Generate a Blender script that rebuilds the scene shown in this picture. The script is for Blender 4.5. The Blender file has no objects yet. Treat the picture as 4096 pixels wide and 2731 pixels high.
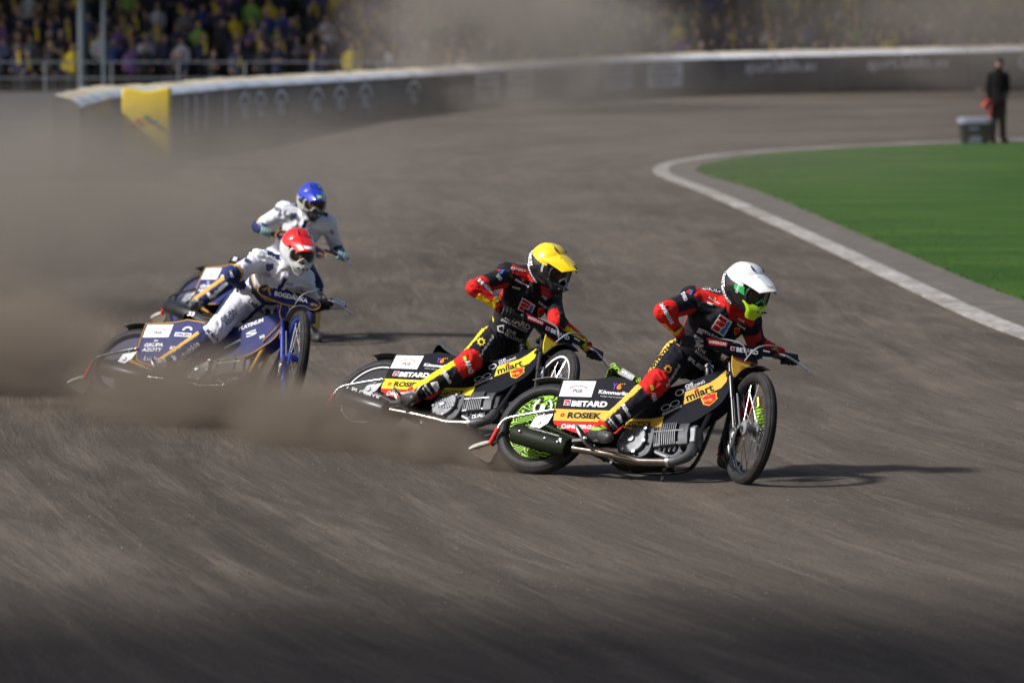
import bpy, bmesh, math, random
import numpy as np
from mathutils import Vector, Matrix, noise
from mathutils.bvhtree import BVHTree

random.seed(7)
np.random.seed(7)
R = math.radians
SC = bpy.context.scene
COL = SC.collection

# ------------------------------------------------------------------ camera
cam_d = bpy.data.cameras.new('camera')
cam = bpy.data.objects.new('camera', cam_d)
COL.objects.link(cam)
cam.location = (0, 0, 3.1)
cam.rotation_euler = (R(90) - math.atan(342 / (150 / 36 * 1024)), 0, 0)
cam_d.lens = 150
cam_d.sensor_width = 36
cam_d.clip_start = 0.5
cam_d.clip_end = 2000
cam_d.dof.use_dof = True
cam_d.dof.focus_distance = 28.3
cam_d.dof.aperture_fstop = 2.6
SC.camera = cam

# ------------------------------------------------------------------ light
SUN_EL, SUN_AZ = R(41), R(19)          # comes from the left of the track, slightly from the near side
ldir = Vector((-math.cos(SUN_EL) * math.cos(SUN_AZ), -math.cos(SUN_EL) * math.sin(SUN_AZ), math.sin(SUN_EL)))
world = bpy.data.worlds.new('World')
SC.world = world
world.use_nodes = True
wn = world.node_tree
sky = wn.nodes.new('ShaderNodeTexSky')
sky.sky_type = 'NISHITA'
sky.sun_disc = False
sky.sun_elevation = SUN_EL
sky.sun_rotation = math.atan2(ldir.x, ldir.y)
sky.air_density = 1.0
sky.dust_density = 4.0
sky.ozone_density = 1.0
wn.links.new(sky.outputs[0], wn.nodes['Background'].inputs[0])
wn.nodes['Background'].inputs[1].default_value = 0.085
sun_d = bpy.data.lights.new('sun', 'SUN')
sun_d.energy = 3.5
sun_d.angle = R(5.0)
sun_d.color = (1.0, 0.99, 0.98)
sun = bpy.data.objects.new('sun', sun_d)
COL.objects.link(sun)
sun.rotation_euler = (-ldir).to_track_quat('-Z', 'Y').to_euler()
sun.location = ldir * 50
vs = SC.view_settings
SC.display_settings.display_device = 'sRGB'
vs.view_transform = 'Standard'
vs.look = 'None'
vs.gamma = 1.0
vs.use_curve_mapping = False
vs.exposure = 0.5
cy = SC.cycles
cy.use_denoising = True
cy.max_bounces = 6
cy.diffuse_bounces = 2
cy.glossy_bounces = 3
cy.transmission_bounces = 4
cy.transparent_max_bounces = 12
cy.volume_bounces = 0
cy.volume_step_rate = 2.0
cy.volume_max_steps = 128
cy.sample_clamp_indirect = 4.0

# ------------------------------------------------------------------ materials
MATS = {}


def mat(name, col, rough=0.5, metal=0.0, coat=0.0, bump=0.0, bscale=60.0, vary=0.0, vscale=8.0, spec=0.5, dirt=0.0, sheen=0.0):
    if name in MATS:
        return MATS[name]
    m = bpy.data.materials.new(name)
    m.use_nodes = True
    nt = m.node_tree
    b = nt.nodes['Principled BSDF']
    b.inputs['Roughness'].default_value = rough
    b.inputs['Metallic'].default_value = metal
    b.inputs['Coat Weight'].default_value = coat
    b.inputs['Coat Roughness'].default_value = 0.08
    b.inputs['Specular IOR Level'].default_value = spec
    b.inputs['Sheen Weight'].default_value = sheen
    c4 = (*col, 1)
    b.inputs['Base Color'].default_value = c4
    m.diffuse_color = c4
    tc = nt.nodes.new('ShaderNodeTexCoord')
    last = None
    if vary:
        n = nt.nodes.new('ShaderNodeTexNoise')
        n.inputs['Scale'].default_value = vscale
        n.inputs['Detail'].default_value = 5
        nt.links.new(tc.outputs['Object'], n.inputs['Vector'])
        mr = nt.nodes.new('ShaderNodeMapRange')
        mr.inputs[1].default_value = 0.3
        mr.inputs[2].default_value = 0.7
        mr.inputs[3].default_value = 1 - vary
        mr.inputs[4].default_value = 1 + vary
        nt.links.new(n.outputs[0], mr.inputs[0])
        mx = nt.nodes.new('ShaderNodeVectorMath')
        mx.operation = 'MULTIPLY'
        mx.inputs[0].default_value = col
        nt.links.new(mr.outputs[0], mx.inputs[1])
        last = mx.outputs[0]
        nt.links.new(last, b.inputs['Base Color'])
    if dirt:
        n = nt.nodes.new('ShaderNodeTexNoise')
        n.inputs['Scale'].default_value = 14
        n.inputs['Detail'].default_value = 8
        n.inputs['Roughness'].default_value = 0.7
        nt.links.new(tc.outputs['Object'], n.inputs['Vector'])
        mr = nt.nodes.new('ShaderNodeMapRange')
        mr.inputs[1].default_value = 0.42
        mr.inputs[2].default_value = 0.75
        mr.inputs[4].default_value = dirt
        nt.links.new(n.outputs[0], mr.inputs[0])
        mx = nt.nodes.new('ShaderNodeMix')
        mx.data_type = 'RGBA'
        mx.inputs[6].default_value = c4
        mx.inputs[7].default_value = (0.16, 0.13, 0.10, 1)
        if last:
            nt.links.new(last, mx.inputs[6])
        nt.links.new(mr.outputs[0], mx.inputs[0])
        nt.links.new(mx.outputs[2], b.inputs['Base Color'])
    if bump:
        n = nt.nodes.new('ShaderNodeTexNoise')
        n.inputs['Scale'].default_value = bscale
        n.inputs['Detail'].default_value = 4
        nt.links.new(tc.outputs['Object'], n.inputs['Vector'])
        bp = nt.nodes.new('ShaderNodeBump')
        bp.inputs['Strength'].default_value = bump
        bp.inputs['Distance'].default_value = 0.01
        nt.links.new(n.outputs[0], bp.inputs['Height'])
        nt.links.new(bp.outputs[0], b.inputs['Normal'])
    MATS[name] = m
    return m


# ------------------------------------------------------------------ mesh builder
def _perp(t):
    a = np.array([0, 0, 1.0]) if abs(t[2]) < 0.9 else np.array([1.0, 0, 0])
    u = np.cross(a, t)
    u /= np.linalg.norm(u)
    return u, np.cross(t, u)


class MB:
    def __init__(s):
        s.v, s.f, s.m, s.k = [], [], [], 0

    def add(s, vs_, fs):
        o = len(s.v)
        s.v += [tuple(map(float, p)) for p in vs_]
        s.f += [tuple(i + o for i in f) for f in fs]
        s.m += [s.k] * len(fs)
        return s

    def rings(s, rings, closed=False, caps=True):
        n = len(rings[0])
        vv = [p for r in rings for p in r]
        ff = []
        L = len(rings)
        for i in range(L if closed else L - 1):
            a, b = i * n, ((i + 1) % L) * n
            for j in range(n):
                k = (j + 1) % n
                ff.append((a + j, a + k, b + k, b + j))
        if caps and not closed:
            ff.append(tuple(range(n))[::-1])
            ff.append(tuple(range((L - 1) * n, L * n)))
        return s.add(vv, ff)

    def tube(s, pts, r, n=10, closed=False, smooth=0):
        pts = [np.array(p, float) for p in pts]
        if smooth:
            pts = spline(pts, smooth)
        if np.isscalar(r):
            r = [r] * len(pts)
        elif len(r) != len(pts):
            r = np.interp(np.linspace(0, 1, len(pts)), np.linspace(0, 1, len(r)), r)
        rg = []
        u = None
        for i, p in enumerate(pts):
            t = pts[(i + 1) % len(pts)] - pts[i - 1] if closed else pts[min(i + 1, len(pts) - 1)] - pts[max(i - 1, 0)]
            t = t / (np.linalg.norm(t) + 1e-9)
            if u is None:
                u, w = _perp(t)
            else:
                u = u - t * (u @ t)
                u /= np.linalg.norm(u) + 1e-9
                w = np.cross(t, u)
            rg.append([p + r[i] * (math.cos(a) * u + math.sin(a) * w) for a in np.linspace(0, 2 * math.pi, n, endpoint=False)])
        return s.rings(rg, closed)

    def box(s, c, size, M=None):
        x, y, z = [d / 2 for d in size]
        pv = np.array([(a * x, b * y, d * z) for a in (-1, 1) for b in (-1, 1) for d in (-1, 1)])
        if M is not None:
            pv = pv @ np.array(M).T
        pv = pv + np.array(c)
        return s.add(pv, [(0, 1, 3, 2), (4, 6, 7, 5), (0, 4, 5, 1), (2, 3, 7, 6), (0, 2, 6, 4), (1, 5, 7, 3)])

    def prism(s, poly, fn):
        """poly: list of 2-D points; fn(u, v, side) -> 3-D point, side 0/1"""
        n = len(poly)
        vv = [fn(u, v, 0) for u, v in poly] + [fn(u, v, 1) for u, v in poly]
        ff = [tuple(range(n)), tuple(range(2 * n - 1, n - 1, -1))]
        ff += [(i, (i + 1) % n + 0, (i + 1) % n + n, i + n)[::-1] for i in range(n)]
        return s.add(vv, ff)

    def lathe(s, prof, c, axis, n=40, closed=True):
        axis = np.array(axis, float)
        axis /= np.linalg.norm(axis)
        u, w = _perp(axis)
        c = np.array(c, float)
        rg = []
        for a in np.linspace(0, 2 * math.pi, n, endpoint=False):
            d = math.cos(a) * u + math.sin(a) * w
            rg.append([c + d * r + axis * h for r, h in prof])
        m = len(prof)
        vv = [p for r in rg for p in r]
        ff = []
        for i in range(n):
            a, b = i * m, ((i + 1) % n) * m
            for j in range(m if closed else m - 1):
                k = (j + 1) % m
                ff.append((a + j, b + j, b + k, a + k))
        return s.add(vv, ff)

    def ell(s, c, rad, M=None, nu=16, nv=10):
        vv, ff = [], []
        for i in range(nv + 1):
            th = math.pi * i / nv
            for j in range(nu):
                ph = 2 * math.pi * j / nu
                vv.append((math.sin(th) * math.cos(ph) * rad[0], math.sin(th) * math.sin(ph) * rad[1], math.cos(th) * rad[2]))
        for i in range(nv):
            for j in range(nu):
                k = (j + 1) % nu
                ff.append((i * nu + j, (i + 1) * nu + j, (i + 1) * nu + k, i * nu + k))
        vv = np.array(vv)
        if M is not None:
            vv = vv @ np.array(M).T
        return s.add(vv + np.array(c), ff)

    def sheet(s, fn, nu, nv, th=None, closed_u=False):
        """fn(u,v)->point; th: thickness vector function (u,v)->offset for a closed slab"""
        P = [[np.array(fn(i / nu, j / nv), float) for i in range(nu + 1)] for j in range(nv + 1)]
        w = nu + 1
        vv = [p for r in P for p in r]
        ff = [(j * w + i, j * w + i + 1, (j + 1) * w + i + 1, (j + 1) * w + i) for j in range(nv) for i in range(nu)]
        if th is not None:
            o = len(vv)
            vv += [P[j][i] + np.array(th(i / nu, j / nv)) for j in range(nv + 1) for i in range(nu + 1)]
            ff += [tuple(x + o for x in f)[::-1] for f in ff]
            bd = [(j, 0) for j in range(nv + 1)] + [(nv, i) for i in range(1, nu + 1)] + [(j, nu) for j in range(nv - 1, -1, -1)] + [(0, i) for i in range(nu - 1, 0, -1)]
            for a in range(len(bd)):
                p, q = bd[a], bd[(a + 1) % len(bd)]
                i0, i1 = p[0] * w + p[1], q[0] * w + q[1]
                ff.append((i0, i1, i1 + o, i0 + o))
        return s.add(vv, ff)

    def xf(s, fn):
        s.v = [tuple(fn(np.array(p))) for p in s.v]
        return s

    def build(s, name, mats, parent=None, angle=40, bevel=0.0, weld=False):
        me = bpy.data.meshes.new(name)
        me.from_pydata(s.v, [], s.f)
        if not isinstance(mats, (list, tuple)):
            mats = [mats]
        for m in mats:
            me.materials.append(m)
        me.polygons.foreach_set('material_index', s.m)
        bm = bmesh.new()
        bm.from_mesh(me)
        if weld:
            bmesh.ops.remove_doubles(bm, verts=bm.verts, dist=1e-5)
        bmesh.ops.recalc_face_normals(bm, faces=bm.faces)
        bm.to_mesh(me)
        bm.free()
        me.polygons.foreach_set('use_smooth', [True] * len(me.polygons))
        me.set_sharp_from_angle(angle=R(angle))
        o = bpy.data.objects.new(name, me)
        COL.objects.link(o)
        if parent:
            o.parent = parent
        if bevel:
            md = o.modifiers.new('bevel', 'BEVEL')
            md.width = bevel
            md.segments = 2
            md.limit_method = 'ANGLE'
            md.angle_limit = R(40)
        return o


def spline(pts, k):
    """Catmull-Rom through the points, k steps a span"""
    P = [2 * np.array(pts[0]) - np.array(pts[1])] + [np.array(p, float) for p in pts] + [2 * np.array(pts[-1]) - np.array(pts[-2])]
    out = []
    for i in range(1, len(P) - 2):
        for t in np.linspace(0, 1, k, endpoint=False):
            a, b, c, d = P[i - 1], P[i], P[i + 1], P[i + 2]
            out.append(0.5 * (2 * b + (c - a) * t + (2 * a - 5 * b + 4 * c - d) * t * t + (3 * b - a - 3 * c + d) * t ** 3))
    out.append(P[-2])
    return out


def empty(name, loc=(0, 0, 0), label=None, cat=None, group=None):
    o = bpy.data.objects.new(name, None)
    COL.objects.link(o)
    o.location = loc
    o.empty_display_size = 0.2
    tag(o, label, cat, group)
    return o


def tag(o, label=None, cat=None, group=None, kind=None):
    if label:
        o['label'] = label
    if cat:
        o['category'] = cat
    if group:
        o['group'] = group
    if kind:
        o['kind'] = kind
    return o


# ------------------------------------------------------------------ lettering
_TXT = {}


def text_geo(body, bold=0.0, shear=0.0, spacing=1.0):
    """flat outline geometry of the words, scaled into the unit box"""
    key = (body, bold, shear, spacing)
    if key in _TXT:
        return _TXT[key]
    cu = bpy.data.curves.new('words', 'FONT')
    cu.body = body
    cu.resolution_u = 3
    cu.offset = bold
    cu.shear = shear
    cu.space_character = spacing
    cu.align_x = 'CENTER'
    o = bpy.data.objects.new('words', cu)
    COL.objects.link(o)
    dg = bpy.context.evaluated_depsgraph_get()
    me = bpy.data.meshes.new_from_object(o.evaluated_get(dg))
    v = np.array([p.co[:2] for p in me.vertices]) if len(me.vertices) else np.zeros((1, 2))
    f = [tuple(p.vertices) for p in me.polygons]
    bpy.data.objects.remove(o)
    bpy.data.curves.remove(cu)
    bpy.data.meshes.remove(me)
    lo, hi = v.min(0), v.max(0)
    v = (v - lo) / np.maximum(hi - lo, 1e-6) - 0.5
    _TXT[key] = (v, f)
    return _TXT[key]


def letters(parent, body, m, O, X, Y, w, h, bold=0.02, shear=0.0, name='lettering', spacing=1.0):
    """words printed on a flat face: centre O, reading direction X, upward Y"""
    v, f = text_geo(body, bold, shear, spacing)
    O, X, Y = (np.array(a, float) for a in (O, X, Y))
    X /= np.linalg.norm(X)
    Y /= np.linalg.norm(Y)
    mb = MB()
    mb.add([O + X * (a * w) + Y * (b * h) for a, b in v], f)
    return mb.build(name, m, parent)


def patch(parent, poly, m, O, X, Y, name='print', hole=None):
    O, X, Y = (np.array(a, float) for a in (O, X, Y))
    X /= np.linalg.norm(X)
    Y /= np.linalg.norm(Y)
    mb = MB()
    n = len(poly)
    vv = [O + X * a + Y * b for a, b in poly]
    if hole:
        vv += [O + X * a + Y * b for a, b in hole]
        mb.add(vv, [(i, (i + 1) % n, n + (i + 1) % n, n + i) for i in range(n)])
    else:
        mb.add(vv, [tuple(range(n))])
    return mb.build(name, m, parent)


def arc_poly(cx, cy_, r0, r1, a0, a1, n=14):
    A = np.linspace(R(a0), R(a1), n)
    return [(cx + r1 * math.cos(a), cy_ + r1 * math.sin(a)) for a in A] + [(cx + r0 * math.cos(a), cy_ + r0 * math.sin(a)) for a in A[::-1]]


def ring_pair(cx, cy_, rx, ry, k, n=20):
    A = np.linspace(0, 2 * math.pi, n, endpoint=False)
    return [(cx + rx * math.cos(a), cy_ + ry * math.sin(a)) for a in A], [(cx + rx * k * math.cos(a), cy_ + ry * k * math.sin(a)) for a in A]


CREST = [(-.5, .30), (-.25, .5), (0, .38), (.12, .5), (.5, .45), (.42, .1), (.5, -.05), (.15, -.35), (-.1, -.5), (-.42, -.25)]
# ================================================================== the setting
LINE = np.array([(40, 106), (20, 100), (11.4, 94.8), (7.11, 90), (4.61, 86.2), (3.40, 82.5), (2.88, 79.9), (2.69, 77), (2.79, 74), (3.26, 67.5), (3.99, 54), (4.36, 46.2), (4.75, 39.6), (5.7, 32), (7.4, 25), (10.4, 17.5), (14.5, 11), (21, 4)], float)
GRASS = np.array([(40, 103.5), (20, 97.2), (9.5, 91), (5.47, 85.9), (3.92, 81), (3.45, 78), (3.42, 75.6), (4.03, 68.7), (4.66, 55.5), (5.27, 44), (6.1, 36), (8.0, 27), (11.2, 18.5), (15.5, 12), (22, 5)], float)
FENCE = np.array([(18.4, 133, 1.75), (15.5, 129, 1.70), (9.6, 125.5, 1.6), (4.16, 120, 1.53), (0.6, 112, 1.45), (-2.0, 104, 1.40), (-4.7, 90.8, 1.45), (-5.58, 84.5, 1.50), (-6.33, 79, 1.50), (-6.96, 74.5, 1.55), (-6.98, 71, 1.55), (-6.9, 67.5, 1.55)], float)


def sm(pl, k=6):
    return np.array(spline([np.array(p) for p in pl], k))


LINE_S, GRASS_S, FENCE_S = sm(LINE), sm(GRASS), sm(FENCE)


def track_uv(P):
    """distance from the inner line and length along it, for an array of points"""
    A, Bp = LINE_S[:-1, :2], LINE_S[1:, :2]
    d = Bp - A
    L = np.linalg.norm(d, axis=1)
    cum = np.concatenate([[0], np.cumsum(L)[:-1]])
    best = np.full(len(P), 1e9)
    u = np.zeros(len(P))
    v = np.zeros(len(P))
    for i in range(len(A)):
        r = P - A[i]
        t = np.clip(r @ d[i] / (L[i] ** 2), 0, 1)
        q = r - t[:, None] * d[i]
        di = np.hypot(q[:, 0], q[:, 1])
        cr = d[i][0] * r[:, 1] - d[i][1] * r[:, 0]
        k = di < best
        best[k] = di[k]
        u[k] = (np.sign(-cr) * di)[k]
        v[k] = (cum[i] + t * L[i])[k]
    return u, v


def sstep(a, b, x):
    t = np.clip((x - a) / (b - a), 0, 1)
    return t * t * (3 - 2 * t)


def ground_z(P, u):
    z = 0.36 * sstep(46, 80, P[:, 1]) * sstep(2, 12, u)
    z = np.where(P[:, 1] > 127, z * (1 - sstep(127, 133, P[:, 1])) - 0.35 * sstep(127, 133, P[:, 1]), z)
    return z


def axis_pts(segs):
    out = []
    for a, b, n in segs:
        out += list(np.linspace(a, b, n, endpoint=False))
    return np.array(out + [segs[-1][1]])


gx = axis_pts([(-700, -60, 8), (-60, -14, 16), (-14, 14, 84), (14, 60, 18), (60, 700, 8)])
gy = axis_pts([(-60, 6, 8), (6, 60, 90), (60, 140, 90), (140, 800, 12)])
GX, GY = np.meshgrid(gx, gy)
GP = np.stack([GX.ravel(), GY.ravel()], 1)
gu, gv = track_uv(GP)
gzv = ground_z(GP, gu)
# shallow wheel ruts that follow the racing line
rut = np.array([noise.noise((a * 1.3, b * 0.03, 0.0)) for a, b in zip(gu, gv)]) * 0.012
near = sstep(60, 40, GP[:, 1]) * sstep(0.6, 2, gu)
gzv = gzv + np.where((GP[:, 1] < 60), rut * near, 0) * 0.6
me = bpy.data.meshes.new('track')
W = len(gx)
me.from_pydata([(p[0], p[1], z) for p, z in zip(GP, gzv)], [], [(j * W + i, j * W + i + 1, (j + 1) * W + i + 1, (j + 1) * W + i) for j in range(len(gy) - 1) for i in range(W - 1)])
uvl = me.uv_layers.new(name='lane')
idx = np.zeros(len(me.loops), int)
me.loops.foreach_get('vertex_index', idx)
uvl.data.foreach_set('uv', np.stack([gu[idx], gv[idx]], 1).ravel().astype(np.float32))
me.polygons.foreach_set('use_smooth', [True] * len(me.polygons))


class NT:
    """small helper for longer node trees"""

    def __init__(s, name):
        s.m = bpy.data.materials.new(name)
        s.m.use_nodes = True
        s.t = s.m.node_tree
        s.b = s.t.nodes['Principled BSDF']

    def n(s, kind, **kw):
        x = s.t.nodes.new('ShaderNode' + kind)
        for k, v in kw.items():
            setattr(x, k, v)
        return x

    def l(s, a, b):
        s.t.links.new(a, b)

    def noise(s, vec, scale, detail=4, rough=0.55, dist=0.0):
        x = s.n('TexNoise')
        x.inputs['Scale'].default_value = scale
        x.inputs['Detail'].default_value = detail
        x.inputs['Roughness'].default_value = rough
        x.inputs['Distortion'].default_value = dist
        s.l(vec, x.inputs['Vector'])
        return x.outputs[0]

    def scaled(s, vec, sc, loc=(0, 0, 0)):
        x = s.n('Mapping')
        x.inputs['Scale'].default_value = sc
        x.inputs['Location'].default_value = loc
        s.l(vec, x.inputs['Vector'])
        return x.outputs[0]

    def rng(s, v, a, b, c, d):
        x = s.n('MapRange')
        for i, q in enumerate((a, b, c, d)):
            x.inputs[i + 1].default_value = q
        s.l(v, x.inputs[0])
        return x.outputs[0]

    def math(s, op, a, b):
        x = s.n('Math', operation=op)
        for i, q in enumerate((a, b)):
            if isinstance(q, (int, float)):
                x.inputs[i].default_value = q
            else:
                s.l(q, x.inputs[i])
        return x.outputs[0]

    def mix(s, f, a, b):
        x = s.n('Mix', data_type='RGBA')
        for i, q in ((0, f), (6, a), (7, b)):
            if isinstance(q, tuple):
                x.inputs[i].default_value = (*q, 1) if len(q) == 3 else q
            elif isinstance(q, (int, float)):
                x.inputs[i].default_value = q
            else:
                s.l(q, x.inputs[i])
        return x.outputs[2]


T = NT('shale')
uv = T.n('UVMap', uv_map='lane').outputs[0]
obc = T.n('TexCoord').outputs['Object']
wob = T.n('VectorMath', operation='ADD')
T.l(uv, wob.inputs[0])
wv = T.n('VectorMath', operation='SCALE')
T.l(T.n('TexNoise').outputs['Color'], wv.inputs[0])
wv.inputs['Scale'].default_value = 0.0
T.l(wv.outputs[0], wob.inputs[1])
lane = wob.outputs[0]
s1 = T.noise(T.scaled(lane, (0.55, 0.045, 1)), 1.0, 5, 0.6, 0.5)
s2 = T.noise(T.scaled(lane, (2.4, 0.30, 1)), 1.0, 5, 0.65, 0.9)
s3 = T.noise(T.scaled(lane, (15, 0.75, 1)), 1.0, 3, 0.6, 0.4)
s4 = T.noise(T.scaled(lane, (0.8, 0.22, 1), (3.3, 1.2, 0)), 1.0, 6, 0.7, 1.4)
s5 = T.noise(T.scaled(lane, (5.0, 0.42, 1), (1.3, 7.2, 0)), 1.0, 5, 0.7, 1.3)
pt = T.noise(obc, 0.22, 5, 0.6)
pt2 = T.noise(obc, 1.9, 6, 0.7)
gr = T.noise(obc, 42, 3, 0.7)
gr2 = T.noise(obc, 9, 6, 0.8)
c = T.mix(T.rng(s1, 0.34, 0.66, 0, 1), (0.062, 0.051, 0.041), (0.110, 0.090, 0.073))
m2 = T.rng(s2, 0.44, 0.64, 0, 1)
c = T.mix(T.math('MULTIPLY', m2, 0.5), c, (0.152, 0.124, 0.100))
c = T.mix(T.math('MULTIPLY', T.math('MULTIPLY', m2, T.rng(s3, 0.45, 0.66, 0, 1)), 0.45), c, (0.201, 0.164, 0.132))
c = T.mix(T.rng(s5, 0.58, 0.76, 0, 0.3), c, (0.180, 0.147, 0.119))
c = T.mix(T.rng(s5, 0.42, 0.26, 0, 0.4), c, (0.045, 0.036, 0.030))
c = T.mix(T.rng(s4, 0.52, 0.70, 0, 0.6), c, (0.171, 0.139, 0.113))
c = T.mix(T.rng(s4, 0.45, 0.30, 0, 0.7), c, (0.051, 0.042, 0.034))
c = T.mix(T.rng(pt, 0.48, 0.68, 0, 0.45), c, (0.058, 0.047, 0.038))
c = T.mix(T.rng(pt2, 0.58, 0.78, 0, 0.3), c, (0.163, 0.133, 0.108))
c = T.mix(T.rng(gr2, 0.56, 0.72, 0, 0.5), c, (0.196, 0.159, 0.129))
c = T.mix(T.rng(gr, 0.34, 0.66, 0, 0.45), c, (0.038, 0.031, 0.025))
T.l(c, T.b.inputs['Base Color'])
T.b.inputs['Roughness'].default_value = 0.92
T.b.inputs['Specular IOR Level'].default_value = 0.15
h = T.math('ADD', T.math('MULTIPLY', T.math('MULTIPLY', s3, m2), 0.55), T.math('ADD', T.math('MULTIPLY', gr2, 0.5), T.math('MULTIPLY', gr, 0.25)))
h = T.math('ADD', h, T.math('MULTIPLY', s5, 0.9))
bp = T.n('Bump')
bp.inputs['Strength'].default_value = 0.45
bp.inputs['Distance'].default_value = 0.05
T.l(h, bp.inputs['Height'])
T.l(bp.outputs[0], T.b.inputs['Normal'])
me.materials.append(T.m)
track = bpy.data.objects.new('track', me)
COL.objects.link(track)
tag(track, 'brown grey shale race track with curved tyre streaks', 'track', kind='structure')


def surf_z(x, y):
    p = np.array([[x, y]])
    return float(ground_z(p, track_uv(p)[0])[0])


# lawn inside the inner edge, a closed sheet 3 cm proud of the shale
def lawn_poly():
    return [(p[0], p[1]) for p in GRASS_S] + [(90, 5), (90, 110), (60, 110)]


T = NT('lawn_turf')
obc = T.n('TexCoord').outputs['Object']
a = T.noise(T.scaled(obc, (0.30, 0.9, 1)), 1.0, 3, 0.5)
b_ = T.noise(obc, 2.2, 6, 0.7)
d_ = T.noise(obc, 30, 3, 0.7)
c = T.mix(T.rng(a, 0.35, 0.65, 0, 1), (0.026, 0.072, 0.010), (0.052, 0.108, 0.016))
c = T.mix(T.rng(b_, 0.5, 0.75, 0, 0.5), c, (0.070, 0.105, 0.020))
c = T.mix(T.rng(d_, 0.35, 0.7, 0, 0.55), c, (0.018, 0.060, 0.010))
T.l(c, T.b.inputs['Base Color'])
T.b.inputs['Roughness'].default_value = 0.9
T.b.inputs['Specular IOR Level'].default_value = 0.1
bp = T.n('Bump')
bp.inputs['Strength'].default_value = 0.7
bp.inputs['Distance'].default_value = 0.04
T.l(d_, bp.inputs['Height'])
T.l(bp.outputs[0], T.b.inputs['Normal'])
mb = MB()
pl = lawn_poly()
mb.add([(x, y, 0.035) for x, y in pl] + [(x, y, -0.02) for x, y in pl], [tuple(range(len(pl)))] + [(i, (i + 1) % len(pl), len(pl) + (i + 1) % len(pl), len(pl) + i) for i in range(len(pl))])
lawn = mb.build('lawn', T.m)
tag(lawn, 'bright green mown lawn inside the bend', 'lawn', kind='structure')
bm = bmesh.new()
bm.from_mesh(lawn.data)
bmesh.ops.triangulate(bm, faces=[f for f in bm.faces if len(f.verts) > 4])
bm.to_mesh(lawn.data)
bm.free()

# blades along the edge of the lawn
rng = np.random.default_rng(3)
mb = MB()
gs = GRASS_S[(GRASS_S[:, 1] > 36) & (GRASS_S[:, 1] < 84)]
bv, bf = [], []
for k in range(9000):
    i = rng.integers(0, len(gs) - 1)
    t = rng.random()
    p = gs[i] * (1 - t) + gs[i + 1] * t
    off = abs(rng.normal()) * 0.9 - 0.06
    dirv = gs[i + 1] - gs[i]
    nrm = np.array([-dirv[1], dirv[0]])
    nrm = nrm / np.linalg.norm(nrm)
    if nrm[0] < 0:
        nrm = -nrm
    x, y = p + nrm * off
    hgt = 0.008 + 0.022 * rng.random()
    a = rng.random() * 6.28
    wx, wy = 0.012 * math.cos(a), 0.012 * math.sin(a)
    lx, ly = rng.normal(size=2) * 0.02
    o = len(bv)
    bv += [(x - wx, y - wy, 0.02), (x + wx, y + wy, 0.02), (x + lx, y + ly, 0.03 + hgt)]
    bf.append((o, o + 1, o + 2))
mb.add(bv, bf)
tag(mb.build('grass', mat('blade', (0.045, 0.10, 0.015), 0.8, spec=0.2, vary=0.4, vscale=3)), 'short green blades along the lawn edge', 'grass', kind='stuff')


# painted inner line: a low kerb board strip
def strip_mesh(P, w0, w1, z0, z1):
    P = np.array(P)
    d = np.gradient(P, axis=0)
    n = np.stack([-d[:, 1], d[:, 0]], 1)
    n /= np.linalg.norm(n, axis=1)[:, None]
    mb = MB()
    rg = []
    for p, q in zip(P, n):
        a, b2 = p + q * w0, p + q * w1
        rg.append([(a[0], a[1], z0), (a[0], a[1], z1), (b2[0], b2[1], z1), (b2[0], b2[1], z0)])
    mb.rings(rg)
    return mb


T = NT('line_paint')
obc = T.n('TexCoord').outputs['Object']
a = T.noise(obc, 0.7, 7, 0.75)
b_ = T.noise(obc, 9, 5, 0.7)
c = T.mix(T.rng(a, 0.34, 0.62, 0.0, 1.0), (0.48, 0.46, 0.43), (0.20, 0.178, 0.155))
c = T.mix(T.rng(b_, 0.46, 0.64, 0.0, 0.9), c, (0.13, 0.112, 0.095))
T.l(c, T.b.inputs['Base Color'])
T.b.inputs['Roughness'].default_value = 0.8
tag(strip_mesh(LINE_S, -0.14, 0.14, -0.01, 0.012).build('inner_line', T.m), 'scuffed white line marking the inner edge', 'line', kind='structure')
rs = NT('rake_strip')
obc = rs.n('TexCoord').outputs['Object']
c = rs.mix(rs.rng(rs.noise(obc, 2.5, 6, 0.7), 0.35, 0.7, 0, 1), (0.065, 0.055, 0.045), (0.135, 0.117, 0.098))
rs.l(c, rs.b.inputs['Base Color'])
rs.b.inputs['Roughness'].default_value = 0.95
mb = MB()
Ls = np.array([LINE_S[np.argmin(np.hypot(*(LINE_S - g).T))] for g in GRASS_S])
mb.rings([[(a[0], a[1], -0.01), (a[0], a[1], 0.005), (b2[0], b2[1], 0.005), (b2[0], b2[1], -0.01)] for a, b2 in zip(Ls, GRASS_S)])
tag(mb.build('verge', rs.m), 'pale sandy strip between line and lawn', 'verge', kind='structure')

# loose clods on the shale
ico = [(0, 0, .6), (.9, 0, 0), (0, .8, 0), (-.8, .1, 0), (.1, -.9, 0), (0, 0, -.3)]
icf = [(0, 1, 2), (0, 2, 3), (0, 3, 4), (0, 4, 1), (5, 2, 1), (5, 3, 2), (5, 4, 3), (5, 1, 4)]
bv, bf = [], []
for k in range(9000):
    y = 15 + 34 * rng.random() ** 1.3
    x = rng.uniform(-0.14, 0.14) * y
    s_ = 0.003 + 0.009 * rng.random() ** 4
    a = rng.random() * 6.28
    ca, sa = math.cos(a) * s_, math.sin(a) * s_
    o = len(bv)
    bv += [(x + p[0] * ca - p[1] * sa, y + p[0] * sa + p[1] * ca, 0.002 + p[2] * s_) for p in ico]
    bf += [tuple(i + o for i in f) for f in icf]
mb = MB().add(bv, bf)
tag(mb.build('gravel', mat('clod', (0.15, 0.125, 0.105), 0.9, vary=0.35, vscale=2)), 'loose shale crumbs scattered on the track', 'gravel', kind='stuff')

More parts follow.
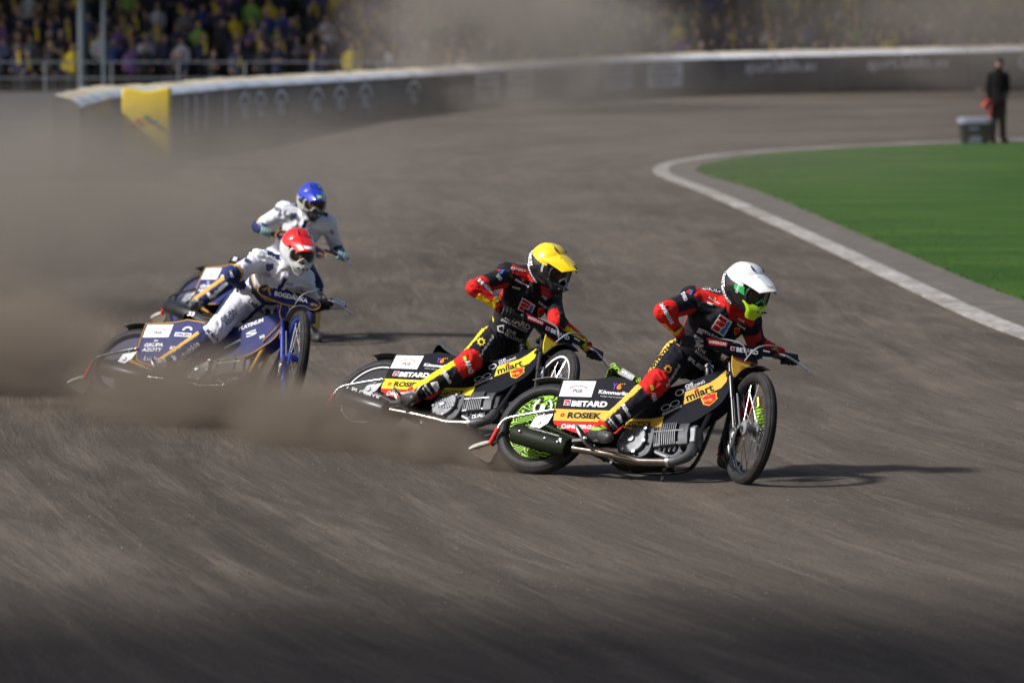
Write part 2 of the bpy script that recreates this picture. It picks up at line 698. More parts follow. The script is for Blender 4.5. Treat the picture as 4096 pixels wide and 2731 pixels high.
# ------------------------------------------------------------------ safety fence
vinyl = NT('fence_vinyl')
obc = vinyl.n('TexCoord').outputs['Object']
c = vinyl.mix(vinyl.rng(vinyl.noise(obc, 0.8, 5, 0.6), 0.35, 0.7, 0, 1), (0.075, 0.074, 0.082), (0.15, 0.142, 0.14))
vinyl.l(c, vinyl.b.inputs['Base Color'])
vinyl.b.inputs['Roughness'].default_value = 0.55
band_m = mat('band_white', (0.80, 0.82, 0.86), 0.35, vary=0.08, vscale=1.5)
cap_m = mat('cap_cream', (0.50, 0.43, 0.31), 0.75, vary=0.25, vscale=1.2)
print_m = mat('fence_print', (0.60, 0.60, 0.64), 0.6, vary=0.25, vscale=3)
grey_m = mat('fence_grey', (0.27, 0.27, 0.29), 0.6, vary=0.3, vscale=3)
fseg = np.concatenate([[0], np.cumsum(np.hypot(*np.diff(FENCE_S[:, :2], axis=0).T))])
FL = fseg[-1]


def fpt(s):
    return np.array([np.interp(s, fseg, FENCE_S[:, i]) for i in range(3)])


def fnorm(s):
    d = fpt(s + 0.3) - fpt(s - 0.3)
    n = np.array([-d[1], d[0], 0])
    n /= np.linalg.norm(n)
    return n if n @ np.array([6 - fpt(s)[0], 60 - fpt(s)[1], 0]) > 0 else -n


fence = empty('safety_fence', (0, 100, 0), 'dark padded air fence with white top band round the bend', 'fence')
fence.location = (0, 0, 0)
PROF = [(0.00, 0.0), (0.06, 0.10), (0.10, 0.35), (0.11, 0.62), (0.09, 0.90), (0.085, 1.03), (0.10, 1.045), (0.03, 1.10), (-0.06, 1.165), (-0.08, 1.17), (-0.34, 1.23), (-0.36, 1.1), (-0.36, 0.0)]
s = 0.0
k = 0
while s < FL - 0.5:
    ln = 2.4
    e = min(s + ln - 0.03, FL)
    mb = MB()
    rg = []
    steps = 6
    for i in range(steps + 1):
        t = s + (e - s) * i / steps
        p, n = fpt(t), fnorm(t)
        sag = 0.012 * math.sin(i / steps * math.pi) + rng.normal() * 0.004
        puff = 0.75 + 0.35 * math.sin(i / steps * math.pi) ** 0.5
        rg.append([(p[0] + n[0] * o * (puff if o > 0 else 1), p[1] + n[1] * o * (puff if o > 0 else 1), p[2] - 1.2 + zz * (1 + sag)) for o, zz in PROF])
    mb.rings(rg)
    nP = len(PROF)
    mb.m = [(0 if (j % nP) < 5 else 1 if (j % nP) < 8 else 2) if j < steps * nP else 0 for j in range(len(mb.f))]
    mb.build('fence_panel', [vinyl.m, band_m, cap_m], fence, angle=50)
    s += ln
    k += 1


def on_fence(s, z, out=0.125):
    p, n = fpt(s), fnorm(s)
    d = fpt(s - 0.3) - fpt(s + 0.3)     # reading direction as seen from the track
    d = d / np.linalg.norm(d)
    if d[0] < 0 and abs(d[0]) > abs(d[1]):
        d = -d
    return p + n * out + np.array([0, 0, z - 1.2]), d


def fence_words(body, s, w, h, z, m):
    v, f = text_geo(body, 0.03)
    mb = MB()
    pts = []
    for a, b2 in v:
        p, _ = on_fence(s - a * w, z + b2 * h, 0.128)
        pts.append(p)
    mb.add(pts, f)
    mb.build('lettering', m, fence)


def fence_quad(s, w, z0, z1, m, name='print', out=0.122):
    mb = MB()
    mb.sheet(lambda u, v: on_fence(s - (u - 0.5) * w, z0 + (z1 - z0) * v, out)[0], 6, 2)
    return mb.build(name, m, fence)


def s_at(x, y):
    return fseg[np.argmin(np.hypot(FENCE_S[:, 0] - x, FENCE_S[:, 1] - y))]


S_R = s_at(15.5, 129)
fence_words('C', s_at(15.3, 129), 0.9, 0.55, 0.72, print_m)
fence_words('C', s_at(15.3, 129) - 1.3, 0.9, 0.55, 0.72, print_m)
fence_words('sport.lublin.eu', s_at(11.9, 127), 2.9, 0.44, 0.74, print_m)
fence_words('sport.lublin.eu', s_at(7.3, 123.5), 2.9, 0.44, 0.74, print_m)
for xx in (4.2, 3.0, 0.2, -0.6):
    si = fseg[np.argmin(np.abs(FENCE_S[:40, 0] - xx))]
    fence_quad(si, 1.9, 0.30, 0.98, print_m)
    for q0, q1, qw in ((0.78, 0.90, 1.3), (0.58, 0.68, 1.5), (0.42, 0.48, 1.1)):
        fence_quad(si, qw, q0, q1, grey_m, out=0.126)
for yy in (102, 98.5, 95.5, 92.5, 89.8, 87.5, 85.5):
    si = fseg[np.argmin(np.abs(FENCE_S[:60, 1] - yy))]
    P_ = arc_poly(0, 0, 0.40, 0.5, 20, 160)
    mb = MB()
    pts = [on_fence(si - a * 1.5, 0.55 + b2 * 0.85, 0.127)[0] for a, b2 in P_]
    n_ = len(pts)
    mb.add(pts, [(i, i + 1, n_ - 2 - i, n_ - 1 - i) for i in range(n_ // 2 - 1)])
    mb.build('print', print_m, fence)
    fence_words('R2', si, 0.62, 0.30, 0.58, print_m)
for yy in (83.2, 82.0, 80.8, 79.9):
    si = fseg[np.argmin(np.abs(FENCE_S[:62, 1] - yy))]
    fence_quad(si, 0.16, 0.30, 1.0, print_m)

# dark hard standing between the fence and the stand
mb = MB()
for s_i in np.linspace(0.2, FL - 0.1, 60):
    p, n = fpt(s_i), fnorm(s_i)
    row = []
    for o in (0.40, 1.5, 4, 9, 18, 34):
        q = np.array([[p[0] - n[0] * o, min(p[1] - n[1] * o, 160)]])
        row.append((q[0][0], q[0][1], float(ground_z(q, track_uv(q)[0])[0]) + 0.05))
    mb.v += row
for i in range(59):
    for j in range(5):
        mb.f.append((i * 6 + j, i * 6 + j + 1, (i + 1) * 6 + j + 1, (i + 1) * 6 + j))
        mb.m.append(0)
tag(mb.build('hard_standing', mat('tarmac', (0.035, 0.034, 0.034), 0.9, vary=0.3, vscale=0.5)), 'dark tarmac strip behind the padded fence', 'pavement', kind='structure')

# yellow advertising pad where the fence turns
pad = empty('advertising_pad', (-6.2, 73.0, 0.30), 'yellow square advertising pad standing where the fence turns', 'sign')
yel_pad = mat('pad_yellow', (0.60, 0.43, 0.02), 0.5, vary=0.12, vscale=2)
mb = MB()
A0, A1 = np.array([122 - 512, 0]) / 58.5, np.array([170 - 512, 0]) / 58.5
x0, x1, yd = A0[0] + 6.2, A1[0] + 6.2, 0.0
mb.sheet(lambda u, v: (x0 + (x1 - x0) * u, -0.06 * math.sin(math.pi * v) - 0.03 * math.sin(math.pi * u), 0.02 + 1.24 * v + 0.03 * math.cos(2 * math.pi * u) * v), 6, 6, th=lambda u, v: (0, 0.42, 0))
mb.build('pad_body', yel_pad, pad, bevel=0.03)
cl = [mat('pad_red', (0.5, 0.03, 0.03), 0.5), mat('pad_green', (0.09, 0.20, 0.06), 0.5), mat('pad_blue', (0.09, 0.10, 0.25), 0.5)]
for i, (px, pz, r_) in enumerate([(-.12, .72, .06), (.03, .78, .07), (.16, .70, .06), (-.2, .64, .05), (.24, .62, .05)]):
    a_, _h = ring_pair(0, 0, r_, r_ * 0.7, 0.5)
    patch(pad, a_, cl[i % 3], (px + (x0 + x1) / 2, -0.11, pz), (1, 0, 0), (0, 0, 1))

# ------------------------------------------------------------------ terraces, railing and lamp posts behind the fence
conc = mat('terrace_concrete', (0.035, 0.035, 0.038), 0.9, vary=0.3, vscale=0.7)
mb = MB()
ROW0, RISE, RUN, YB = -0.1, 0.36, 0.75, 136.0
prof = []
for i in range(9):
    prof += [(YB - 0.4 + i * RUN, ROW0 + i * RISE - RISE if i else -1.0), (YB - 0.4 + i * RUN, ROW0 + i * RISE)]
prof += [(YB - 0.4 + 9 * RUN, ROW0 + 8 * RISE), (YB - 0.4 + 9 * RUN, 9), (YB + 7.5, 9), (YB + 7.5, -1)]
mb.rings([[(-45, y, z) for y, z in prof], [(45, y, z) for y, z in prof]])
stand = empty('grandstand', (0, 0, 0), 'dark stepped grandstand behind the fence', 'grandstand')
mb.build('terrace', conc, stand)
MB().box((0, YB + 2.2, 6.6), (90, 8.6, 0.25)).build('roof', mat('roof_sheet', (0.05, 0.05, 0.055), 0.7), stand)  # canopy above the view, added to keep the sun off the crowd
for px in (-44, -30, -21, 21, 30, 44):
    MB().tube([(px, YB + 6.0, -0.5), (px, YB + 6.0, 6.5)], 0.14, 10).build('roof_column', mat('roof_steel', (0.12, 0.13, 0.14), 0.5, 0.5), stand)

added_shade_stand = empty('grandstand', (0, 0, 0), 'roofed stand the picture is taken from, behind the near side of the track', 'grandstand')  # out of view; added only to cast soft shade on the near shale
MB().box((-22, -13.6, 22.2), (90, 54, 0.4)).build('roof', MATS['roof_sheet'], added_shade_stand)
for px in (-44, -30, -16, -4, 12):
    MB().tube([(px, -30, -0.5), (px, -30, 22.1)], 0.3, 12).build('roof_column', MATS['roof_steel'], added_shade_stand)

steel = mat('galvanised', (0.22, 0.24, 0.26), 0.45, 0.6, vary=0.15, vscale=4)
rail = empty('railing', (0, 134.6, 0), 'thin grey metal railing in front of the crowd', 'railing')
for x in np.arange(-21, 21.1, 2.1):
    mb = MB().tube([(x, 0, -0.36), (x, 0, 1.15)], 0.035, 8)
    mb.build('post', steel, rail)
for z in (0.15, 0.62, 1.12):
    MB().tube([(-21, 0, z), (21, 0, z)], 0.022, 8).build('rail', steel, rail)
lampm = mat('mast_paint', (0.10, 0.125, 0.145), 0.5, 0.3)
for px, rr, lab in ((-13.6, 0.145, 'thick grey mast rising through the crowd, nearer the corner'), (-12.9, 0.085, 'thinner grey mast rising through the crowd beside the thick one')):
    o = empty('mast', (px, 135.3, -0.36), lab, 'mast', 'masts in front of the stand')
    MB().tube([(0, 0, 0), (0, 0, 3), (0, 0, 9)], [rr, rr, rr * 0.8], 14).build('shaft', lampm, o)
    MB().lathe([(0.0, 0), (rr * 2.2, 0), (rr * 2.2, 0.05), (rr * 1.2, 0.12), (0, 0.12)], (0, 0, 0), (0, 0, 1), 14, closed=False).build('base_plate', lampm, o)

# ------------------------------------------------------------------ spectators
skin_m = mat('skin', (0.33, 0.20, 0.15), 0.6)
JACK = {'black': (0.012, 0.012, 0.015), 'navy': (0.012, 0.016, 0.045), 'yellow': (0.48, 0.36, 0.02), 'grey': (0.10, 0.10, 0.11), 'blue': (0.03, 0.06, 0.22), 'white': (0.42, 0.42, 0.45), 'purple': (0.13, 0.06, 0.20), 'green': (0.16, 0.30, 0.05), 'brown': (0.07, 0.045, 0.03), 'orange': (0.42, 0.18, 0.02)}
HAT = {'bare': (0.03, 0.022, 0.016), 'yellow': (0.42, 0.31, 0.02), 'dark': (0.012, 0.012, 0.014), 'pale': (0.32, 0.31, 0.30)}
jm = {k: mat('jacket_' + k, v, 0.8, vary=0.2, vscale=6) for k, v in JACK.items()}
hm = {k: mat('hat_' + k, v, 0.8) for k, v in HAT.items()}
trou = mat('trousers_dark', (0.014, 0.015, 0.02), 0.85)


def crowd_figure(pose, jacket, hat, scarf=None):
    """one continuous standing figure about 1.75 m tall; material zones: 0 jacket 1 skin 2 trousers 3 hat"""
    mb = MB()

    def limb(pts, r, k, n=7):
        mb.k = k
        mb.tube(pts, r, n)
    for sx in (-1, 1):
        limb([(sx * .10, 0, .0), (sx * .10, 0, .45), (sx * .09, 0, .90)], [.065, .075, .10], 2)
        mb.k = 2
        mb.ell((sx * .10, -.05, .04), (.05, .13, .045), nu=8, nv=5)
    mb.k = 0
    for zz in (0,):
        rg = []
        for z, rx, ry in ((.82, .17, .12), (.98, .18, .13), (1.15, .19, .13), (1.32, .215, .125), (1.43, .19, .10), (1.50, .08, .07)):
            rg.append([(rx * math.cos(a), ry * math.sin(a), z) for a in np.linspace(0, 2 * math.pi, 10, endpoint=False)])
        mb.rings(rg)
    if pose == 0:
        arms = [[(sx * .21, 0, 1.38), (sx * .26, .02, 1.12), (sx * .22, -.12, .92)] for sx in (-1, 1)]
    elif pose == 1:
        arms = [[(sx * .21, 0, 1.38), (sx * .27, -.05, 1.14), (sx * .08, -.22, 1.16)] for sx in (-1, 1)]
    elif pose == 2:
        arms = [[(-.21, 0, 1.38), (-.26, .02, 1.12), (-.22, -.12, .92)], [(.21, 0, 1.38), (.30, -.12, 1.25), (.15, -.22, 1.50)]]
    else:
        arms = [[(sx * .21, 0, 1.38), (sx * .33, -.06, 1.50), (sx * .24, -.12, 1.76)] for sx in (-1, 1)]
    for a in arms:
        limb(a, [.065, .055, .042], 0)
        mb.k = 1
        mb.ell(a[-1], (.045, .045, .055), nu=7, nv=5)
    limb([(0, 0, 1.46), (0, -.01, 1.56)], .055, 1)
    mb.k = 1
    mb.ell((0, -.015, 1.64), (.078, .095, .115), nu=10, nv=8)
    mb.k = 3
    mb.ell((0, .008, 1.685), (.084, .10, .088), nu=10, nv=6)
    if scarf:
        mb.k = 4
        mb.lathe([(.07, -.03), (.11, -.03), (.11, .04), (.07, .04)], (0, 0, 1.48), (0, 0, 1), 10)
        mb.box((.05, -.13, 1.28), (.09, .03, .36))
    o = mb.build('person', [jm[jacket], skin_m, trou, hm[hat], jm[scarf or jacket]])
    me_ = o.data
    bpy.data.objects.remove(o)
    return me_


cols = ['black'] * 12 + ['navy'] * 10 + ['yellow'] * 5 + ['grey'] * 3 + ['brown'] * 3 + ['blue'] * 2 + ['white', 'purple', 'green']
cache = {}
mass_v, mass_f, mass_m = [], [], []
mass_mats = []
hatl = {'bare': 'bareheaded', 'yellow': 'yellow cap', 'dark': 'dark hat', 'pale': 'pale cap'}
for row in range(6):
    for x in np.arange(-17.4, 17.5, 0.52):
        if rng.random() < 0.06:
            continue
        jx = x + rng.normal() * 0.13
        if min(abs(jx + 13.6), abs(jx + 12.9)) < 0.3 and row == 0:
            continue
        jk = cols[rng.integers(len(cols))]
        if jk == 'yellow' and noise.noise((jx * 0.35, row * 0.5, 2.0)) < -0.02:
            jk = 'navy'
        ht = ('bare', 'bare', 'dark', 'yellow', 'pale', 'dark')[rng.integers(6)]
        sc_ = 'yellow' if (jk in ('black', 'navy', 'grey') and rng.random() < 0.22) else None
        ps = int(rng.choice([0, 1, 1, 2, 0, 3], p=[.3, .2, .15, .15, .15, .05]))
        key = (ps, jk, ht, sc_)
        if key not in cache:
            cache[key] = crowd_figure(*key)
        me_ = cache[key]
        hgt = 0.86 + 0.22 * rng.random()
        rz = rng.normal() * 0.35
        loc = (jx, YB + row * RUN + rng.normal() * 0.05, ROW0 + row * RISE + 0.001)
        if row < 4:
            o = bpy.data.objects.new('person', me_)
            COL.objects.link(o)
            o.location = loc
            o.rotation_euler = (0, 0, rz)
            o.scale = (hgt, hgt, hgt)
            act = ('arms down', 'arms folded', 'one hand raised', 'both arms raised')[ps]
            place = ('front', 'second', 'third', 'fourth')[row]
            zn = ('far left', 'left', 'left of centre', 'centre', 'right of centre', 'right', 'far right')[min(6, max(0, int((jx + 16.8) / 4.8)))]
            tag(o, f'spectator in {jk} jacket{", yellow scarf" if sc_ else ""}, {hatl[ht]}, {act}, {place} row {zn}', 'person', 'spectators on the terraces')
        else:
            mt = Matrix.Translation(loc) @ Matrix.Rotation(rz, 4, 'Z') @ Matrix.Scale(hgt, 4)
            o0 = len(mass_v)
            mass_v += [tuple(mt @ v.co) for v in me_.vertices]
            for p in me_.polygons:
                mass_f.append(tuple(i + o0 for i in p.vertices))
                mm = me_.materials[p.material_index]
                if mm not in mass_mats:
                    mass_mats.append(mm)
                mass_m.append(mass_mats.index(mm))
mb = MB()
mb.v, mb.f, mb.m = mass_v, mass_f, mass_m
tag(mb.build('crowd', mass_mats), 'mass of spectators packed on the upper terraces', 'crowd', kind='stuff')
# ================================================================== motorcycles
RR, RF, WB, RAKE = 0.335, 0.37, 1.50, R(18)
PIV = np.array([WB - 0.06, 0, RF])


def rotm(axis, a):
    axis = np.array(axis, float)
    axis /= np.linalg.norm(axis)
    k = np.array([[0, -axis[2], axis[1]], [axis[2], 0, -axis[0]], [-axis[1], axis[0], 0]])
    return np.eye(3) + math.sin(a) * k + (1 - math.cos(a)) * k @ k


def nrm_(v):
    return np.array(v) / np.linalg.norm(v)


def pose_matrix(yaw, lean, pitch):
    M = np.array([[math.cos(yaw), math.sin(yaw), 0], [-math.sin(yaw), math.cos(yaw), 0], [0, 0, 1.0]])
    return M @ rotm((1, 0, 0), -lean) @ rotm((0, 1, 0), -pitch)


rubber = mat('rubber', (0.016, 0.016, 0.018), 0.75, bump=0.15, bscale=90, vary=0.3, vscale=9, dirt=0.22, spec=0.25)
rubber_r = mat('rubber_rear', (0.017, 0.018, 0.022), 0.6, vary=0.3, vscale=5, dirt=0.22, spec=0.3)
chrome = mat('chrome', (0.55, 0.55, 0.57), 0.24, 1.0)
alu = mat('cast_alloy', (0.24, 0.245, 0.26), 0.62, 0.6, bump=0.06, bscale=150, vary=0.2, vscale=20)
alu_d = mat('cast_alloy_dark', (0.085, 0.088, 0.095), 0.6, 0.6, bump=0.06, bscale=120, vary=0.2, vscale=20)
alu_b = mat('milled_alloy', (0.42, 0.43, 0.45), 0.34, 0.9, vary=0.1)
pipe_m = mat('exhaust_steel', (0.30, 0.26, 0.22), 0.22, 1.0, vary=0.3, vscale=12)
hose_m = mat('elbow_grey', (0.075, 0.078, 0.082), 0.5, 0.3, bump=0.2, bscale=200)
blk = mat('black_paint', (0.008, 0.008, 0.010), 0.28, coat=0.4)
blk_m = mat('black_plastic', (0.012, 0.012, 0.014), 0.45)
red_s = mat('red_sleeve', (0.62, 0.02, 0.018), 0.4, vary=0.12, vscale=12)
lever_m = mat('lever_alloy', (0.7, 0.7, 0.72), 0.2, 1.0)
nylon = mat('worn_nylon', (0.11, 0.085, 0.068), 0.7, spec=0.1, dirt=0.3, vary=0.2)
gold_part = mat('gold_anodised', (0.55, 0.30, 0.05), 0.3, 0.9)
white_p = mat('white_print', (0.80, 0.80, 0.82), 0.65, spec=0.12, dirt=0.22)
red_p = mat('red_print', (0.62, 0.015, 0.015), 0.65, spec=0.12)
blue_p = mat('blue_print', (0.03, 0.13, 0.50), 0.65, spec=0.12)
black_p = mat('black_print', (0.01, 0.01, 0.012), 0.65, spec=0.12)
orange_p = mat('orange_print', (0.75, 0.22, 0.02), 0.65, spec=0.12)
violet_p = mat('violet_print', (0.12, 0.06, 0.42), 0.65, spec=0.12)
green_p = mat('green_print', (0.33, 0.62, 0.04), 0.65, spec=0.12)


def flora(name, c1, c2, scale=26):
    T = NT(name)
    obc = T.n('TexCoord').outputs['Object']
    wv = T.n('TexWave', wave_type='RINGS', rings_direction='SPHERICAL')
    wv.inputs['Scale'].default_value = scale * 0.45
    wv.inputs['Distortion'].default_value = 22
    wv.inputs['Detail'].default_value = 1.2
    wv.inputs['Detail Scale'].default_value = 1.1
    T.l(obc, wv.inputs['Vector'])
    c = T.mix(T.rng(wv.outputs[1], 0.60, 0.66, 0, 1), c1, c2)
    T.l(c, T.b.inputs['Base Color'])
    T.b.inputs['Roughness'].default_value = 0.5
    T.b.inputs['Specular IOR Level'].default_value = 0.12
    return T.m


LIV = {
    'A': dict(cover=mat('cover_black', (0.006, 0.007, 0.013), 0.6, bump=0.06, bscale=25, spec=0.08, dirt=0.02), band=mat('band_gold', (0.72, 0.43, 0.06), 0.6, vary=0.05, dirt=0.2, spec=0.12), trim=blk, rim=mat('rim_black', (0.012, 0.012, 0.014), 0.25, coat=0.5), disc=flora('disc_flora', (0.010, 0.012, 0.008), (0.27, 0.55, 0.02)), seat=flora('seat_flora', (0.012, 0.014, 0.01), (0.36, 0.66, 0.03), 40), fork=blk, hub=blk_m),
    'B': dict(cover=MATS['cover_black'], band=mat('band_yellow', (0.82, 0.62, 0.03), 0.6, vary=0.05, dirt=0.2, spec=0.12), trim=blk, rim=MATS['rim_black'], disc=mat('disc_black', (0.014, 0.014, 0.016), 0.4), seat=mat('seat_black', (0.012, 0.012, 0.014), 0.3, coat=0.3), fork=blk, hub=blk_m),
    'C': dict(cover=mat('cover_navy', (0.017, 0.023, 0.125), 0.5, bump=0.06, bscale=25, spec=0.15, dirt=0.12), band=mat('band_navy', (0.017, 0.023, 0.125), 0.5), trim=mat('trim_gold', (0.55, 0.30, 0.05), 0.4, 0.2), rim=mat('rim_blue', (0.05, 0.10, 0.50), 0.3, 0.4), disc=mat('disc_blue', (0.03, 0.03, 0.075), 0.4), seat=mat('seat_black', (0.012, 0.012, 0.014), 0.3), fork=mat('fork_blue', (0.05, 0.07, 0.42), 0.25, 0.3, coat=0.4), hub=mat('hub_blue', (0.05, 0.08, 0.40), 0.3, 0.5)),
}
LIV['D'] = LIV['C']


def smooth_poly(pts, k=4):
    p = [np.array(q, float) for q in pts]
    n = len(p)
    out = []
    for i in range(n):
        a, b, c, d = p[i - 1], p[i], p[(i + 1) % n], p[(i + 2) % n]
        for t in np.linspace(0, 1, k, endpoint=False):
            out.append(tuple(0.5 * (2 * b + (c - a) * t + (2 * a - 5 * b + 4 * c - d) * t * t + (3 * b - a - 3 * c + d) * t ** 3)))
    return out


PANEL = [(0.09, 0.655), (0.22, 0.658), (0.36, 0.668), (0.455, 0.690), (0.56, 0.672), (0.63, 0.655), (0.64, 0.50), (0.625, 0.33), (0.58, 0.262), (0.44, 0.268), (0.35, 0.262), (0.31, 0.252), (0.20, 0.285), (0.118, 0.320), (0.098, 0.40), (0.092, 0.53)]
COVER = [(0.60, 0.640), (0.74, 0.625), (0.88, 0.640), (1.02, 0.700), (1.16, 0.775), (1.245, 0.815), (1.285, 0.80), (1.30, 0.72), (1.285, 0.62), (1.255, 0.535), (1.17, 0.445), (1.085, 0.375), (0.98, 0.345), (0.875, 0.335), (0.74, 0.290), (0.60, 0.255), (0.56, 0.40)]


def make_bike(pose, lv, label):
    x, y, yaw, lean, steer, pitch = pose
    M = pose_matrix(R(yaw), R(lean), R(pitch))
    V = LIV[lv]
    S = rotm((-math.sin(RAKE), 0, math.cos(RAKE)), -R(steer))
    st = lambda p: S @ (p - PIV) + PIV
    # rest the rear tyre on the shale
    lo = 1e9
    for w in np.linspace(-0.055, 0.055, 9):
        for a in np.linspace(0, 2 * math.pi, 90):
            rr = RR - 0.055 + math.sqrt(max(0, 0.055 ** 2 - w * w))
            lo = min(lo, (M @ np.array([rr * math.cos(a), w, RR + rr * math.sin(a)]))[2])
    root = empty('motorcycle', (0, 0, 0), label, 'motorcycle', 'speedway motorcycles racing')
    W4 = np.eye(4)
    W4[:3, :3] = M
    W4[:3, 3] = (x, y, -lo - 0.008)
    root.matrix_world = Matrix(W4.tolist())
    left = lambda poly, y0, y1: (lambda mb: mb.prism(poly, lambda u, v, s_: (u, y1 if s_ else y0, v)))
    # ---------------- rear wheel
    cr = (0, 0, RR)
    rw = MB()
    pr = []
    for a in np.linspace(-100, 100, 25):
        ww, rr = 0.055 * math.sin(R(a)), RR - 0.055 + 0.055 * math.cos(R(a))
        g = 0.004 if abs(abs(a) - 50) < 5 or abs(abs(a) - 75) < 5 or abs(a) < 5 else 0
        pr.append((rr - g, ww))
    pr += [(RR - 0.085, 0.032), (RR - 0.085, -0.032)]
    rw.lathe(pr, cr, (0, 1, 0), 72)
    wheel = rw.build('rear_wheel', rubber_r, root, angle=60)
    MB().lathe([(0.255, -0.036), (0.268, -0.04), (0.27, -0.03), (0.245, -0.01), (0.245, 0.01), (0.27, 0.03), (0.268, 0.04), (0.255, 0.036), (0.235, 0.01), (0.235, -0.01)], cr, (0, 1, 0), 56).build('rim', V['rim'], wheel, angle=50)
    MB().lathe([(0.0, -0.052), (0.05, -0.052), (0.235, -0.034), (0.235, -0.028), (0.05, -0.044), (0, -0.044)], cr, (0, 1, 0), 56, closed=False).build('wheel_disc', V['disc'], wheel, angle=50)
    MB().lathe([(0.0, 0.052), (0.05, 0.052), (0.235, 0.034), (0.235, 0.028), (0.05, 0.044), (0, 0.044)], cr, (0, 1, 0), 56, closed=False).build('wheel_disc', V['disc'], wheel, angle=50)
    if lv == 'B':
        MB().lathe([(0.242, -0.042), (0.252, -0.043), (0.252, -0.038), (0.242, -0.037)], cr, (0, 1, 0), 56).build('rim_stripe', white_p, wheel)
    if lv == 'A':
        letters(wheel, '1', white_p, (-0.02, -0.060, RR + 0.13), (1, 0, 0), (0, 0, 1), 0.035, 0.05, 0.06)
        for sgn in (-1, 1):
            patch(wheel, [(sgn * q[0], q[1]) for q in arc_poly(0, 0, 0.055, 0.07, -70, 60)], white_p, (-0.02, -0.0595, RR + 0.135), (1, 0, 0), (0, 0, 1))
    MB().lathe([(0, -0.10), (0.018, -0.10), (0.018, -0.075), (0.045, -0.07), (0.05, 0.07), (0.018, 0.075), (0.018, 0.10), (0, 0.10)], cr, (0, 1, 0), 20, closed=False).build('hub', alu, wheel)
    # ---------------- frame
    fr = MB()
    HT, HB = np.array([1.235, 0, 0.86]), np.array([1.275, 0, 0.72])
    fr.tube([(1.24, 0, 0.80), (1.0, 0, 0.66), (0.72, 0, 0.585), (0.5, 0, 0.60)], 0.022, 12, smooth=4)
    for sg in (-1, 1):
        fr.tube([(1.26, sg * 0.02, 0.72), (1.18, sg * 0.045, 0.47), (1.12, sg * 0.06, 0.18), (1.02, sg * 0.06, 0.085), (0.7, sg * 0.06, 0.075), (0.45, sg * 0.07, 0.17), (0.02, sg * 0.085, RR)], 0.014, 8, smooth=4)
        fr.tube([(0.02, sg * 0.085, RR), (0.28, sg * 0.075, 0.50), (0.55, sg * 0.05, 0.60)], 0.012, 8, smooth=3)
    fr.tube([tuple(HB), tuple(HT)], 0.032, 14)
    fr.tube([(0.44, -0.10, 0.17), (0.44, 0.10, 0.17)], 0.012, 8)
    frame = fr.build('frame', V['trim'] if lv in 'CD' else blk, root)
    for sg in (-1, 1):
        mb = MB()
        left([(-0.055, 0.30), (-0.03, 0.37), (0.05, 0.43), (0.10, 0.42), (0.07, 0.33), (0.02, 0.29)], sg * 0.088, sg * 0.100)(mb)
        mb.lathe([(0, 0), (0.02, 0), (0.02, 0.014), (0, 0.014)], (0, sg * 0.094 - (0.014 if sg < 0 else 0), RR), (0, 1, 0), 14, closed=False)
        mb.box((0.045, sg * 0.105, 0.405), (0.05, 0.012, 0.02), rotm((0, 1, 0), -0.5))
        mb.build('axle_plate', alu_b, frame, bevel=0.002)
    ped = MB()
    ped.tube([(0.62, -0.06, 0.05), (0.62, -0.15, 0.03)], 0.011, 8)
    ped.build('peg_stub', blk_m, frame)
    MB().tube([(0.95, -0.03, 0.07), (0.955, -0.03, -0.03)], 0.013, 8).build('chain_tensioner', blk_m, frame)
    # ---------------- engine
    eng = MB()
    case = smooth_poly([(0.60, 0.19), (0.62, 0.275), (0.69, 0.325), (0.77, 0.335), (0.835, 0.325), (0.85, 0.25), (0.845, 0.15), (0.80, 0.105), (0.71, 0.095), (0.64, 0.12)], 3)
    left(case, -0.095, 0.085)(eng)
    engine = eng.build('engine', alu_d if lv != 'B' else alu_d, root, bevel=0.006)
    cov = MB()
    left(smooth_poly([(0.625, 0.20), (0.64, 0.27), (0.70, 0.30), (0.765, 0.305), (0.80, 0.26), (0.79, 0.17), (0.73, 0.125), (0.66, 0.135)], 3), -0.122, -0.094)(cov)
    cov.build('engine_cover', alu, engine, bevel=0.006)
    bt = MB()
    for bx, bz in ((0.635, 0.20), (0.655, 0.275), (0.72, 0.308), (0.79, 0.30), (0.80, 0.21), (0.745, 0.128), (0.665, 0.14)):
        bt.lathe([(0, -0.012), (0.011, -0.012), (0.013, 0.0), (0, 0)], (bx, -0.118, bz), (0, 1, 0), 8, closed=False)
    bt.lathe([(0, -0.016), (0.022, -0.014), (0.026, 0.0), (0, 0)], (0.705, -0.122, 0.222), (0, 1, 0), 18, closed=False)
    bt.build('bolts', alu_b, engine)
    if lv == 'A':
        pass
    if lv in 'BCD':
        rb = MB()
        for i in range(7):
            rb.box((0.66 + i * 0.02, -0.124, 0.215 + 0.004 * i), (0.008, 0.012, 0.12 - 0.012 * abs(i - 3)), rotm((0, 1, 0), -0.75))
        rb.build('cover_ribs', alu, engine)
    ax = np.array([1, 0, 0.14])
    ax /= np.linalg.norm(ax)
    up = np.array([-ax[2], 0, ax[0]])
    b0 = np.array([0.835, 0, 0.262])
    cyl = MB()
    cyl.tube([b0 - ax * 0.03, b0 + ax * 0.2], 0.062, 20)
    cyl.build('cylinder', alu_d, engine)
    Mf = np.stack([ax, np.array([0, 1, 0]), up], 1)
    nf = 11
    for i in range(nf):
        fin = MB()
        hw = 0.092 if 2 < i else 0.08
        pol = smooth_poly([(-hw, -0.075), (hw, -0.075), (hw, 0.07), (hw * 0.7, 0.088), (-hw * 0.7, 0.088), (-hw, 0.07)], 2)
        cc = b0 + ax * (0.012 + i * 0.0145)
        fin.prism(pol, lambda u, v, s_: cc + Mf @ np.array([0.0042 * s_, u, v]))
        fin.build('cooling_fin', alu, engine)
    hd = MB()
